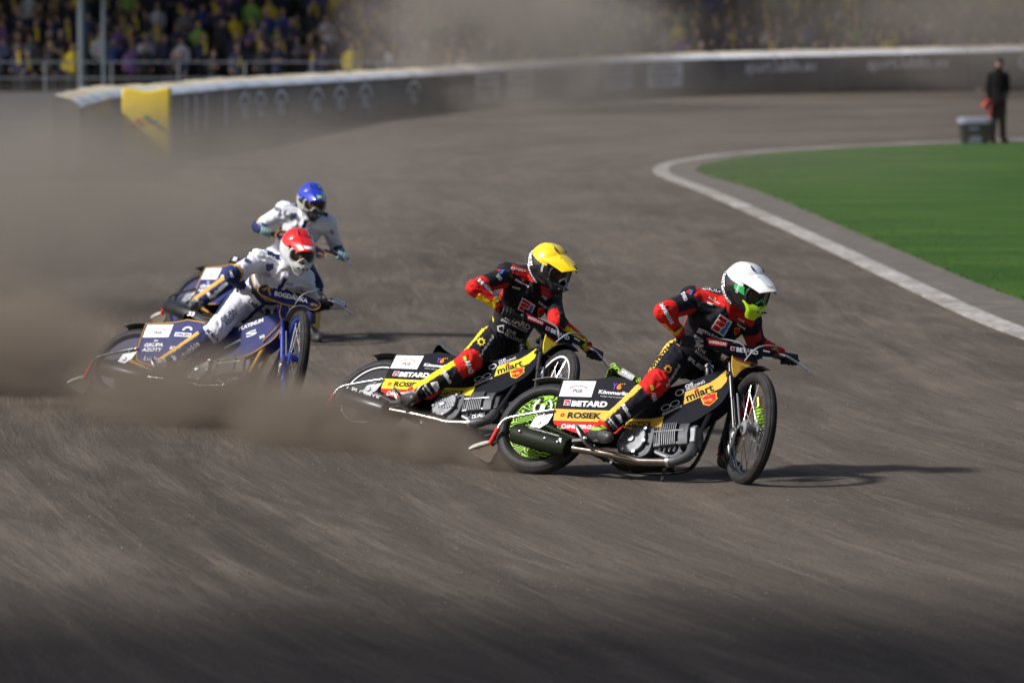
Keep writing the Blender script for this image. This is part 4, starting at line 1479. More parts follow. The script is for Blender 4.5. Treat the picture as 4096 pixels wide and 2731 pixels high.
        spoly(shield, [(0.12, 0.89), (0.15, 0.905), (0.19, 0.895), (0.175, 0.87), (0.165, 0.885), (0.14, 0.878)], V['trim'])
        MB().tube([st(np.array([bow(p) - 0.006, p, q])) for p, q in low], 0.005, 6, closed=True).build('piping', V['trim'], plate_o)
        stext(plate_o, 'Lublin', white_p, 0.0, 0.83, 0.08, 0.018, 0, 0.0, 0.0)
        if lv == 'C':
            letters(fork, 'LEGAL', V['trim'], st(np.array([1.365, -0.099, 0.61])), S @ np.array([0.24, 0, -0.97]), S @ np.array([0.97, 0, 0.24]), 0.10, 0.02, 0.03)
    return root, M, np.array([x, y, -lo - 0.008]), S


BIKES = {}
for k_, pose, lv, lab in (
        (1, (0.132, 27.795, 27, 34, 47, 1.2), 'A', 'black and gold speedway motorcycle with green floral wheel disc, leading the field'),
        (2, (-1.103, 30.235, 34.4, 41.9, 33.3, 1.4), 'B', 'black and yellow speedway motorcycle with white rim stripe, running second'),
        (3, (-3.048, 32.799, 28.6, 38.1, 50.8, 3.1), 'C', 'navy speedway motorcycle with BOGDANKA shield and number 33, sliding through dust'),
        (4, (-3.089, 39.495, 50.2, 32.6, 30, 3.4), 'D', 'navy speedway motorcycle at the back, half hidden behind the red-helmeted rider')):
    BIKES[k_] = make_bike(pose, lv, lab)

# ================================================================== riders
JOINTS = {
    1: {'head': [1.502, 27.6, 1.237], 'neck': [1.372, 27.7, 1.082], 'rsh': [1.167, 27.7, 1.139], 'lsh': [1.551, 27.76, 0.992], 'relb': [0.973, 27.5, 1.085], 'lelb': [1.608, 28.0, 0.842], 'pel': [1.186, 27.98, 0.757], 'rhip': [1.097, 27.9, 0.773], 'lhip': [1.275, 28.05, 0.723], 'rknee': [0.916, 27.57, 0.60], 'rank': [0.589, 27.5, 0.325], 'rhand': [1.141, 27.616, 0.89], 'lhand': [1.813, 27.839, 0.759], 'lank': [1.41, 27.93, 0.123], 'lknee': [1.50, 27.76, 0.46]},
    2: {'head': [0.252, 30.133, 1.216], 'neck': [0.144, 30.247, 1.066], 'rsh': [-0.037, 30.183, 1.141], 'lsh': [0.278, 30.378, 0.98], 'relb': [-0.267, 29.969, 1.075], 'lelb': [0.324, 30.124, 0.817], 'pel': [-0.066, 30.433, 0.669], 'rhip': [-0.132, 30.347, 0.681], 'lhip': [0.001, 30.52, 0.633], 'rknee': [-0.319, 29.951, 0.537], 'rank': [-0.697, 29.961, 0.318], 'lknee': [0.20, 30.62, 0.40], 'lank': [0.22, 30.42, 0.117], 'rhand': [-0.023, 29.972, 0.903], 'lhand': [0.587, 30.203, 0.599]},
    3: {'head': [-1.649, 32.644, 1.193], 'neck': [-1.757, 32.716, 0.998], 'rsh': [-1.949, 32.669, 1.094], 'lsh': [-1.602, 32.842, 0.932], 'relb': [-2.135, 32.427, 1.006], 'lelb': [-1.546, 33.1, 0.729], 'pel': [-2.032, 33.043, 0.744], 'rhip': [-2.109, 32.975, 0.761], 'lhip': [-1.955, 33.12, 0.715], 'rknee': [-2.269, 32.587, 0.57], 'rank': [-2.657, 32.545, 0.32], 'lknee': [-1.71, 33.14, 0.40], 'lank': [-1.86, 32.86, 0.123], 'rhand': [-2.04, 32.695, 0.88], 'lhand': [-1.352, 32.869, 0.757]},
    4: {'head': [-1.836, 38.95, 1.27], 'neck': [-1.889, 39.054, 1.087], 'rsh': [-2.095, 39.063, 1.155], 'lsh': [-1.684, 39.076, 1.03], 'relb': [-2.336, 39.173, 1.018], 'lelb': [-1.619, 39.299, 0.811], 'pel': [-2.083, 39.313, 0.713], 'rhip': [-2.193, 39.304, 0.728], 'lhip': [-1.972, 39.304, 0.7], 'rknee': [-2.492, 38.994, 0.595], 'rank': [-2.878, 39.082, 0.328], 'lknee': [-1.803, 38.931, 0.489], 'lank': [-1.814, 38.692, 0.11], 'rhand': [-2.236, 38.874, 0.988], 'lhand': [-1.564, 38.998, 0.763]},
}
DECALS = {
    1: [
        ('t', 'CANAL+', -0.073, 0.133, 0.124, 0.019, -13, 'white', 0.03),
        ('t', 'TARD', -0.255, 0.089, 0.058, 0.027, -71, 'white', 0.05),
        ('p', [(-0.241, 0.119), (-0.217, 0.138), (-0.215, 0.098)], 'red'),
        ('p', [(-0.215, 0.135), (-0.194, 0.127), (-0.207, 0.101), (-0.217, 0.1)], 'blue'),
        ('t', 'IMMERGAS', -0.374, -0.02, 0.151, 0.026, -60, 'white', 0.05),
        ('t', 'ENTRACK', -0.291, -0.113, 0.081, 0.016, 33, 'black', 0.03),
        ('t', 'Kömmerling', -0.059, 0.063, 0.081, 0.015, -29, 'white', 0.02),
        ('t', '6', -0.052, 0.078, 0.017, 0.02, -22, 'orange', 0.05),
        ('p', [(-0.104, 0.058), (-0.064, 0.04), (-0.067, 0.028), (-0.107, 0.046)], 'white'),
        ('t', 'Wrocław', -0.086, 0.04, 0.039, 0.008, -22, 'black', 0.02),
        ('p', [(-0.023, -0.022), (0.059, -0.075), (0.005, -0.173), (-0.083, -0.117)], 'white'),
        ('p', [(-0.021, -0.034), (0.023, -0.062), (0.019, -0.089), (-0.034, -0.055)], 'red'),
        ('p', [(-0.038, -0.06), (0.014, -0.094), (-0.008, -0.112), (-0.052, -0.083)], 'red'),
        ('p', [(-0.056, -0.089), (-0.015, -0.115), (-0.029, -0.14), (-0.071, -0.114)], 'red'),
        ('p', [(0.029, -0.072), (0.046, -0.082), (0.002, -0.16), (-0.024, -0.144), (-0.012, -0.122), (0.02, -0.103)], 'blue'),
        ('t', 'BETARD', -0.097, -0.157, 0.145, 0.033, -25, 'white', 0.05),
        ('t', 'SPARTA WROCŁAW', -0.102, -0.216, 0.197, 0.016, -34, 'white', 0.03),
        ('t', 'PGE', 0.119, -0.065, 0.042, 0.018, -27, 'white', 0.03),
        ('t', 'hummel', 0.118, -0.102, 0.063, 0.018, -33, 'white', 0.02),
        ('c', 0.089, -0.135, 0.039, 0.052, -10),
        ('t', 'CHS', -0.133, -0.26, 0.058, 0.021, -36, 'white', 0.02),
        ('t', 'HOLDING', -0.12, -0.304, 0.13, 0.021, -36, 'white', 0.0),
        ('t', 'RE', -0.17, -0.346, 0.122, 0.026, -35, 'white', 0.04),
        ('t', 'dla-Przemysłu.pl', -0.326, -0.426, 0.165, 0.028, 58, 'white', 0.01),
        ('g', -0.36, -0.383, 0.028, 'orange'),
        ('t', 'ARAD', -0.45, -0.569, 0.084, 0.03, -75, 'white', 0.05),
        ('p', [(-0.478, -0.485), (-0.46, -0.485), (-0.456, -0.513), (-0.474, -0.513)], 'green'),
        ('t', 'aquapark', -0.718, -0.728, 0.087, 0.02, -52, 'white', 0.02),
        ('p', [(-0.704, -0.678), (-0.674, -0.671), (-0.657, -0.716), (-0.669, -0.731)], 'white'),
        ('t', 'WROCŁAW', -0.732, -0.74, 0.074, 0.01, -52, 'white', 0),
        ('t', 'Röben', -0.631, -0.648, 0.091, 0.028, -57, 'white', 0.05),
        ('t', 'milart', -0.709, -0.595, 0.169, 0.026, 45, 'black', 0.03),
        ('t', 'WITRYNA', -0.4, -0.3, 0.238, 0.018, 50, 'black', 0.05),
    ],
    2: [
        ('t', 'CANAL+', -0.1, 0.12, 0.11, 0.018, -10, 'white', 0.03),
        ('t', 'TARD', -0.236, 0.064, 0.048, 0.026, -47, 'white', 0.05),
        ('p', [(-0.257, 0.116), (-0.225, 0.121), (-0.236, 0.103)], 'red'),
        ('p', [(-0.225, 0.117), (-0.193, 0.119), (-0.218, 0.085), (-0.236, 0.089)], 'blue'),
        ('t', 'IMMERGAS', -0.31, -0.016, 0.186, 0.025, -42, 'white', 0.05),
        ('t', 'ENTRACK', -0.213, -0.104, 0.074, 0.015, 33, 'black', 0.03),
        ('t', 'Kömmerling', -0.073, 0.022, 0.109, 0.02, -27, 'white', 0.03),
        ('t', '6', -0.066, 0.046, 0.02, 0.025, -16, 'orange', 0.05),
        ('t', 'Y', -0.08, 0.051, 0.011, 0.022, -11, 'blue', 0.05),
        ('p', [(-0.141, 0.005), (-0.085, -0.011), (-0.088, -0.024), (-0.145, -0.008)], 'white'),
        ('t', 'Wrocław', -0.115, -0.011, 0.051, 0.01, -16, 'black', 0.02),
        ('p', [(-0.07, -0.076), (0.022, -0.135), (-0.013, -0.206), (-0.106, -0.16)], 'white'),
        ('p', [(-0.066, -0.087), (-0.016, -0.119), (-0.015, -0.141), (-0.074, -0.106)], 'red'),
        ('p', [(-0.076, -0.111), (-0.019, -0.144), (-0.036, -0.157), (-0.084, -0.13)], 'red'),
        ('p', [(-0.086, -0.135), (-0.042, -0.16), (-0.051, -0.18), (-0.095, -0.157)], 'red'),
        ('p', [(-0.008, -0.128), (0.01, -0.139), (-0.018, -0.197), (-0.046, -0.182), (-0.038, -0.166), (-0.011, -0.153)], 'blue'),
        ('t', 'BETARD', -0.108, -0.247, 0.208, 0.043, -28, 'white', 0.05),
        ('t', 'SPARTA WROCŁAW', -0.127, -0.278, 0.205, 0.017, -26, 'white', 0.03),
        ('t', 'PGE', 0.086, -0.079, 0.038, 0.018, -35, 'white', 0.03),
        ('t', 'hummel', 0.075, -0.13, 0.073, 0.02, -37, 'white', 0.02),
        ('c', 0.057, -0.182, 0.043, 0.068, -10),
        ('t', 'CHS', -0.148, -0.322, 0.068, 0.025, -23, 'white', 0.02),
        ('t', 'HOLDING', -0.131, -0.364, 0.135, 0.026, -25, 'white', 0),
        ('t', 'dla-Przemysłu.pl', -0.324, -0.424, 0.175, 0.028, 57, 'white', 0.01),
        ('g', -0.362, -0.393, 0.03, 'yellow'),
        ('t', 'ARAD', -0.444, -0.566, 0.095, 0.034, -71, 'white', 0.05),
        ('p', [(-0.493, -0.498), (-0.469, -0.491), (-0.46, -0.517), (-0.483, -0.523)], 'green'),
        ('t', 'aquapark', -0.735, -0.723, 0.099, 0.023, -55, 'white', 0.02),
        ('p', [(-0.72, -0.678), (-0.668, -0.668), (-0.654, -0.711), (-0.678, -0.753)], 'white'),
        ('t', 'wrocław', -0.751, -0.746, 0.083, 0.013, -59, 'white', 0),
        ('t', 'Röben', -0.599, -0.637, 0.096, 0.032, -57, 'white', 0.05),
        ('p', [(-0.248, -0.28), (-0.199, -0.27), (-0.204, -0.332), (-0.246, -0.317)], 'white'),
        ('p', [(-0.239, -0.288), (-0.209, -0.281), (-0.211, -0.32), (-0.239, -0.309)], 'suit'),
    ],
    3: [
        ('t', 'CANAL+', -0.122, 0.136, 0.131, 0.02, -12, 'white', 0.03),
        ('t', 'PERŁA', -0.26, 0.096, 0.054, 0.03, -25, 'navy', 0.05),
        ('t', 'MOTOR', -0.122, -0.003, 0.062, 0.015, -14, 'navy', 0),
        ('t', 'LUBLIN', -0.116, -0.018, 0.051, 0.011, -14, 'navy', 0),
        ('c', -0.1, 0.047, 0.061, 0.064, -5),
        ('t', 'PGE', 0.051, -0.082, 0.05, 0.023, -9, 'navy', 0.0),
        ('t', 'LOTTO', -0.377, -0.005, 0.056, 0.021, -62, 'white', 0.03),
        ('t', 'Lublin', -0.214, -0.249, 0.148, 0.038, -42, 'navy', 0.03),
        ('t', 'GRUPA', -0.425, -0.317, 0.123, 0.036, 43, 'navy', 0.02),
        ('t', 'AZOTY', -0.396, -0.347, 0.121, 0.033, 44, 'navy', 0.02),
        ('t', 'Lubelskie', -0.721, -0.594, 0.213, 0.041, 38, 'white', 0.03),
        ('p', [(-0.85, -0.632), (-0.821, -0.626), (-0.792, -0.672), (-0.758, -0.652), (-0.752, -0.668), (-0.804, -0.697)], 'white'),
        ('t', 'PERŁA', -0.531, -0.471, 0.118, 0.028, -43, 'navy', 0.03),
    ],
    4: [
        ('t', 'PERŁA', -0.256, 0.098, 0.063, 0.036, -4, 'navy', 0.03),
        ('c', -0.111, 0.028, 0.063, 0.072, -5),
        ('t', 'Lubelskie', -0.789, -0.638, 0.185, 0.041, 42, 'white', 0.03),
        ('p', [(-0.912, -0.672), (-0.889, -0.661), (-0.871, -0.706), (-0.823, -0.686), (-0.823, -0.702), (-0.878, -0.73)], 'white'),
        ('t', 'ON', 0.103, -0.672, 0.085, 0.044, 77, 'white', 0.04),
        ('t', '22', 0.242, -0.113, 0.038, 0.027, -45, 'navy', 0.03),
        ('t', 'CANAL+', -0.134, 0.141, 0.081, 0.02, 0, 'white', 0.02),
        ('t', 'LOTTO', -0.426, -0.036, 0.054, 0.024, -42, 'white', 0.03),
    ],
}


def nrm(v):
    v = np.array(v, float)
    return v / (np.linalg.norm(v) + 1e-9)


def ruc(r_, u_, c_):
    """right / up / towards the near side of the track -> world"""
    return nrm((r_, -c_, u_))


def attr_mat(name, rough, spec=0.4, bump=0.3, bscale=260, sheen=0.02):
    T = NT(name)
    at = T.n('Attribute', attribute_name='cloth')
    obc = T.n('TexCoord').outputs['Object']
    c = T.mix(T.rng(T.noise(obc, 16, 6, 0.7), 0.45, 0.8, 0.0, 0.14), at.outputs['Color'], (0.16, 0.135, 0.11))
    T.l(c, T.b.inputs['Base Color'])
    T.b.inputs['Roughness'].default_value = rough
    T.b.inputs['Specular IOR Level'].default_value = spec
    T.b.inputs['Sheen Weight'].default_value = sheen
    h = T.math('ADD', T.noise(obc, bscale, 2, 0.5), T.math('MULTIPLY', T.noise(T.scaled(obc, (1, 1, 1)), 22, 3, 0.5, 1.2), 1.1))
    bp = T.n('Bump')
    bp.inputs['Strength'].default_value = bump
    bp.inputs['Distance'].default_value = 0.008
    T.l(h, bp.inputs['Height'])
    T.l(bp.outputs[0], T.b.inputs['Normal'])
    return T.m


suit_m = attr_mat('race_suit', 0.7, 0.15)
boot_m = attr_mat('boot_leather', 0.4, 0.5, 0.15)
glove_m = attr_mat('glove_cloth', 0.6)
gloss_attr = attr_mat('helmet_shell', 0.2, 0.5, 0.0, sheen=0.0)
gloss_attr.node_tree.nodes['Principled BSDF'].inputs['Coat Weight'].default_value = 0.6
DEC = {'white': white_p, 'black': black_p, 'red': red_p, 'blue': mat('blue_bright', (0.04, 0.17, 0.58), 0.5), 'orange': mat('amber_print', (0.75, 0.32, 0.03), 0.5), 'yellow': mat('yellow_print', (0.80, 0.62, 0.03), 0.5), 'green': green_p, 'navy': mat('navy_print', (0.025, 0.035, 0.12), 0.5), 'suit': mat('suit_print', (0.011, 0.011, 0.017), 0.6)}


def remesh(mb, voxel, smooth=4):
    """one continuous skin round overlapping volumes"""
    o = mb.build('blank', blk_m)
    m = o.modifiers.new('r', 'REMESH')
    m.mode = 'VOXEL'
    m.voxel_size = voxel
    if smooth:
        s_ = o.modifiers.new('s', 'SMOOTH')
        s_.factor = 0.5
        s_.iterations = smooth
    dg = bpy.context.evaluated_depsgraph_get()
    me_ = bpy.data.meshes.new_from_object(o.evaluated_get(dg))
    v = np.zeros(len(me_.vertices) * 3)
    me_.vertices.foreach_get('co', v)
    f = [tuple(p.vertices) for p in me_.polygons]
    bpy.data.objects.remove(o)
    bpy.data.meshes.remove(me_)
    return v.reshape(-1, 3), f


def vnormals(v, f):
    q = np.array([x if len(x) == 4 else x + (x[-1],) for x in f])
    fn = np.cross(v[q[:, 2]] - v[q[:, 0]], v[q[:, 3]] - v[q[:, 1]])
    n = np.zeros_like(v)
    for k in range(4):
        np.add.at(n, q[:, k], fn)
    return n / (np.linalg.norm(n, axis=1)[:, None] + 1e-12)


def skin_obj(name, v, f, col, m, parent, org):
    me_ = bpy.data.meshes.new(name)
    me_.from_pydata((v - org).tolist(), [], f)
    ca = me_.color_attributes.new('cloth', 'FLOAT_COLOR', 'POINT')
    ca.data.foreach_set('color', np.concatenate([col, np.ones((len(col), 1))], 1).ravel().astype(np.float32))
    me_.materials.append(m)
    me_.polygons.foreach_set('use_smooth', [True] * len(me_.polygons))
    o = bpy.data.objects.new(name, me_)
    COL.objects.link(o)
    o.parent = parent
    return o


def capsule(mb, a, b, r0, r1, n=14):
    a, b = np.array(a, float), np.array(b, float)
    d = nrm(b - a)
    u, w = _perp(d)
    rg = []
    for t in (-80, -50, -20):
        rg.append((a + d * r0 * math.sin(R(t)), r0 * math.cos(R(t))))
    for t in (0.0, 0.33, 0.66, 1.0):
        rg.append((a + (b - a) * t, r0 + (r1 - r0) * t))
    for t in (20, 50, 80):
        rg.append((b + d * r1 * math.sin(R(t)), r1 * math.cos(R(t))))
    mb.rings([[c + r_ * (math.cos(q) * u + math.sin(q) * w) for q in np.linspace(0, 2 * math.pi, n, endpoint=False)] for c, r_ in rg])


PAL = {
    'A': dict(base=(0.0105, 0.0110, 0.0185), red=(0.60, 0.016, 0.014), side=(0.70, 0.44, 0.07)),
    'B': dict(base=(0.0115, 0.0112, 0.0165), red=(0.62, 0.018, 0.014), side=(0.80, 0.66, 0.02)),
    'C': dict(base=(0.72, 0.73, 0.80), navy=(0.016, 0.026, 0.105), gold=(0.60, 0.36, 0.07)),
}


def body(J, team, parent, org, seed):
    P = {k: np.array(v) for k, v in J.items()}
    mb = MB()
    pel, neck = P['pel'], P['neck']
    ax = nrm(neck - pel)
    L = np.linalg.norm(neck - pel)
    acr_s = nrm(P['lsh'] - P['rsh'])
    acr_h = nrm(P['lhip'] - P['rhip'])
    rg = []
    for t, rx, ry in ((-0.28, 0.10, 0.09), (-0.20, 0.145, 0.125), (-0.05, 0.165, 0.14), (0.15, 0.165, 0.135), (0.38, 0.165, 0.135), (0.60, 0.18, 0.14), (0.80, 0.195, 0.135), (0.95, 0.165, 0.11), (1.06, 0.09, 0.085), (1.14, 0.07, 0.07)):
        a = nrm(acr_h * (1 - min(max(t, 0), 1)) + acr_s * min(max(t, 0), 1))
        a = nrm(a - ax * (a @ ax))
        b_ = np.cross(ax, a)
        c = pel + ax * L * t
        rg.append([c + a * rx * math.cos(q) + b_ * ry * math.sin(q) for q in np.linspace(0, 2 * math.pi, 22, endpoint=False)])
    mb.rings(rg)
    wr = {}
    for s_ in 'rl':
        hand, elb = P[s_ + 'hand'], P[s_ + 'elb']
        back = nrm(elb - hand)
        wr[s_] = hand + back * 0.085 + np.array([0, 0, 0.012])
        capsule(mb, neck - ax * 0.03, P[s_ + 'sh'], 0.085, 0.082)
        capsule(mb, P[s_ + 'sh'], elb, 0.076, 0.060)
        capsule(mb, elb, wr[s_], 0.060, 0.042)
        capsule(mb, P[s_ + 'hip'], P[s_ + 'knee'], 0.112, 0.080)
        capsule(mb, P[s_ + 'knee'], P[s_ + 'ank'], 0.080, 0.060)
    capsule(mb, neck, P['head'] - ax * 0.02, 0.068, 0.07)
    capsule(mb, P['rsh'] * 0.62 + P['lsh'] * 0.38 + np.array([0, 0.05, 0.038]), P['rsh'] * 0.38 + P['lsh'] * 0.62 + np.array([0, 0.05, 0.035]), 0.10, 0.10)
    for s_ in 'rl':
        capsule(mb, P[s_ + 'sh'] + np.array([0, 0.02, 0.022]), neck + np.array([0, 0.05, 0.04]), 0.082, 0.09)
    v, f = remesh(mb, 0.0098, 5)
    n = vnormals(v, f)
    bones = [('torso', pel - ax * 0.1, neck, 0.16)]
    for s_ in 'rl':
        bones += [(s_ + 'ua', P[s_ + 'sh'], P[s_ + 'elb'], 0.074), (s_ + 'fa', P[s_ + 'elb'], wr[s_], 0.055), (s_ + 'th', P[s_ + 'hip'], P[s_ + 'knee'], 0.10), (s_ + 'sn', P[s_ + 'knee'], P[s_ + 'ank'], 0.074)]
    best = np.full(len(v), 1e9)
    bid = np.zeros(len(v), int)
    bt = np.zeros(len(v))
    for i, (nm_, a, b_, r_) in enumerate(bones):
        d = b_ - a
        t = (v - a) @ d / (d @ d)
        tc = np.clip(t, 0, 1)
        dist = np.linalg.norm(v - (a + tc[:, None] * d), axis=1) / r_
        k = dist < best
        best[k], bid[k], bt[k] = dist[k], i, t[k]
    names = [b_[0] for b_ in bones]
    # creases of the cloth: folds across the limbs, deeper near the joints
    dis = np.zeros(len(v))
    for i, (nm_, a, b_, r_) in enumerate(bones):
        k = np.where(bid == i)[0]
        d = b_ - a
        Lb = np.linalg.norm(d)
        d = d / Lb
        u, w = _perp(d)
        rel = v[k] - a
        th = np.arctan2(rel @ w, rel @ u)
        s_ = rel @ d
        jn = np.clip(1 - np.minimum(np.abs(bt[k]), np.abs(1 - bt[k])) * 2.2, 0.25, 1)
        tw = s_ * 24 + 2.2 * np.sin(th + seed + i)
        for q, kk in enumerate(k):
            z = noise.noise((tw[q], math.cos(th[q]) * 1.3 + i * 7, math.sin(th[q]) * 1.3 + seed * 3))
            z2 = noise.noise((s_[q] * 55, th[q] * 2.2 + i, seed * 1.7))
            dis[kk] = (0.014 * (0.45 - 2.0 * abs(z)) + 0.0035 * z2) * jn[q] * (1.2 if nm_ == 'torso' else 1.0)
    v_w = v + n * dis[:, None]
    # garment colours
    pal = PAL['C' if team in 'CD' else team]
    col = np.tile(np.array(pal['base']), (len(v), 1))
    rel = v - neck
    right, up, near = rel[:, 0], rel[:, 2], -rel[:, 1]
    U = rel @ acr_s
    H = rel @ ax
    front = n @ nrm(np.cross(acr_s, ax))

    def zone(nm_):
        return bid == names.index(nm_)
    if team in 'AB':
        tz = zone('torso') | ((zone('rua') | zone('lua')) & (bt < 0.12))
        pv = nrm(np.array([0, 0, 1.0]) - acr_s * acr_s[2])
        Vv = rel @ pv
        yoke = tz & (n[:, 1] < 0.1) & (Vv > 0.020 - 0.055 * sstep(-0.01, 0.05, U)) & (Vv < 0.088 - 0.03 * sstep(0, 0.1, U)) & (np.abs(U) < 0.215)
        col[yoke] = pal['red']
        flank = zone('torso') & (U < -0.105) & (H < -0.08) & (H > -0.26) & (front < 0.05)
        col[flank] = pal['red']
        side = zone('torso') & (U < -0.10) & (H < -0.32) & (front < 0.15)
        col[side] = pal['side']
        for s_, sg in (('r', -1), ('l', 1)):
            ua, fa, th, sn = zone(s_ + 'ua'), zone(s_ + 'fa'), zone(s_ + 'th'), zone(s_ + 'sn')
            col[ua & (bt > 0.70)] = pal['red']
            col[ua & (n[:, 2] < -0.35) & (bt > 0.15)] = pal['red']
            col[fa] = pal['red']
            lowd = nrm(np.cross(np.cross(P[s_ + 'elb'] - P[s_ + 'sh'], wr[s_] - P[s_ + 'elb']), wr[s_] - P[s_ + 'elb']))
            ext = nrm((P[s_ + 'elb'] - (P[s_ + 'sh'] + wr[s_]) / 2))
            col[fa & ((n @ ext) > 0.45)] = pal['side']
            col[fa & (bt > 0.78) & (bt < 0.95)] = pal['side']
            if s_ == 'l':
                col[ua & (bt > 0.55) & (n[:, 0] > 0.2)] = pal['base']
            outw = ruc(-0.85, 0.35, 0.12) if s_ == 'r' else ruc(0.9, 0.3, 0.2)
            dl = nrm(P[s_ + 'knee'] - P[s_ + 'hip'])
            ot = nrm(outw - dl * (outw @ dl))
            col[th & ((n @ ot) > (0.74 if s_ == 'r' else 0.8)) & (bt < 0.80)] = pal['side']
            dl = nrm(P[s_ + 'ank'] - P[s_ + 'knee'])
            ot = nrm(outw - dl * (outw @ dl))
            col[sn & ((n @ ot) > 0.66) & (bt > 0.10)] = pal['side']
            col[(th & (bt > 0.80)) | (sn & (bt < 0.12))] = pal['red']
            col[sn & (bt > 0.93)] = pal['red']
    else:
        nv, gd = np.array(pal['navy']), np.array(pal['gold'])
        tz = zone('torso')
        col[tz & (np.abs(U) < 0.017) & (front > 0.2) & (H < 0.05)] = nv
        pv = nrm(np.array([0, 0, 1.0]) - acr_s * acr_s[2])
        Vv = rel @ pv
        col[(n[:, 1] < 0.35) & (np.abs(U) > 0.075) & (np.abs(U) < 0.185) & (Vv > 0.085) & (Vv < 0.125)] = nv
        col[(Vv > 0.07) & (np.abs(U) < 0.06)] = nv
        col[tz & (H < -0.19 + 0.25 * np.abs(U)) & (H > -0.215 + 0.25 * np.abs(U))] = gd
        col[tz & (H < -0.215 + 0.25 * np.abs(U)) & (H > -0.27 + 0.25 * np.abs(U))] = nv
        for s_ in 'rl':
            ua, fa, th, sn = zone(s_ + 'ua'), zone(s_ + 'fa'), zone(s_ + 'th'), zone(s_ + 'sn')
            col[fa] = nv
            col[ua & (bt > 0.86)] = nv
            col[ua & (bt > 0.78) & (bt < 0.86)] = gd
            col[sn & (bt > 0.08)] = nv
            outw = ruc(-0.85, 0.35, 0.12) if s_ == 'r' else ruc(0.9, 0.3, 0.2)
            dl = nrm(P[s_ + 'knee'] - P[s_ + 'hip'])
            ot = nrm(outw - dl * (outw @ dl))
            col[th & ((n @ ot) > 0.72) & (bt < 0.75)] = nv
            dl = nrm(P[s_ + 'ank'] - P[s_ + 'knee'])
            ot = nrm(outw - dl * (outw @ dl))
            col[sn & ((n @ ot) > 0.72) & (bt > 0.25)] = gd
            col[sn & (bt > 0.95) & (bt < 1.0)] = gd
            if s_ == 'l' and team == 'D':
                col[th & (bt > 0.35)] = nv
    v = v_w
    o = skin_obj('suit', v, f, col, suit_m, parent, org)
    bvh = BVHTree.FromPolygons((v - org).tolist(), f)
    # knee sliders and collar stay separate pieces of clothing
    return o, bvh, P, wr, ax, acr_s


def print_on(bvh, org, anchor, d, parent, team):
    """lay a print on the cloth: positions are metres right / up of the collar"""
    def hit(u, v):
        o_ = Vector((anchor[0] + u, anchor[1] - 1.2, anchor[2] + v)) - Vector(org)
        # the cloth seen from the near side; keep the print just above it
        p, n, i, dist = bvh.ray_cast(o_, Vector((0, 1, -0.07)).normalized(), 2.4)
        if p is None:
            p, n, i, dist = bvh.find_nearest(o_ + Vector((0, 1.2, -0.08)))
            return np.array(p) + np.array(n) * 0.003
        return np.array(p) + np.array(n) * 0.0028 + np.array([0, -0.0035, 0])
    if d[0] == 't':
        _, s_, u, v, w, h, ang, c, bold = d
        gv, gf = text_geo(s_, bold)
        a = R(ang)
        pts = [hit(u + p * w * math.cos(a) - q * h * math.sin(a), v + 0.085 + p * w * math.sin(a) + q * h * math.cos(a)) for p, q in gv]
        MB().add(pts, gf).build('lettering', DEC[c], parent)
    else:
        shapes = []
        if d[0] == 'p':
            shapes.append((d[1], DEC[d[2]]))
        elif d[0] == 'c':
            _, u, v, w, h, ang = d
            a = R(ang)
            for k_, m_ in ((1.0, DEC['orange']), (0.82, red_p)) if team in 'AB' else ((1.0, DEC['navy']), (0.8, DEC['white'])):
                shapes.append(([(u + (p * w * math.cos(a) - q * h * math.sin(a)) * k_, v + (p * w * math.sin(a) + q * h * math.cos(a)) * k_) for p, q in CREST], m_))
        elif d[0] == 'g':
            _, u, v, r_, c = d
            pts = []
            for i in range(32):
                rr = r_ * (1.0 if (i // 2) % 2 else 0.78)
                pts.append((u + rr * math.cos(i * math.pi / 16), v + rr * math.sin(i * math.pi / 16)))
            shapes.append((pts, DEC[c]))
            shapes.append(([(u + r_ * 0.45 * math.cos(a), v + r_ * 0.45 * math.sin(a)) for a in np.linspace(0, 6.28, 13)[:-1]], DEC['suit']))
        for z, (pts, m_) in enumerate(shapes):
            ed = []
            for i in range(len(pts)):
                p0, p1 = np.array(pts[i]), np.array(pts[(i + 1) % len(pts)])
                m_n = max(1, int(np.linalg.norm(p1 - p0) / 0.011))
                ed += [p0 + (p1 - p0) * j / m_n for j in range(m_n)]
            cen = np.mean(pts, axis=0)
            nn, KR = len(ed), 7
            off = np.array([0, -0.0016 * z - (0.0 if m_ is white_p else 0.0022), 0])
            vv = [hit(*(cen + (e_ - cen) * (1 - k_ / KR) + np.array([0, 0.085]))) + off for k_ in range(KR) for e_ in ed] + [hit(cen[0], cen[1] + 0.085) + off]
            mb = MB()
            mb.add(vv, [(k_ * nn + i, k_ * nn + (i + 1) % nn, (k_ + 1) * nn + (i + 1) % nn, (k_ + 1) * nn + i) for k_ in range(KR - 1) for i in range(nn)] + [((KR - 1) * nn + i, (KR - 1) * nn + (i + 1) % nn, KR * nn) for i in range(nn)])
            mb.build('print', m_, parent)


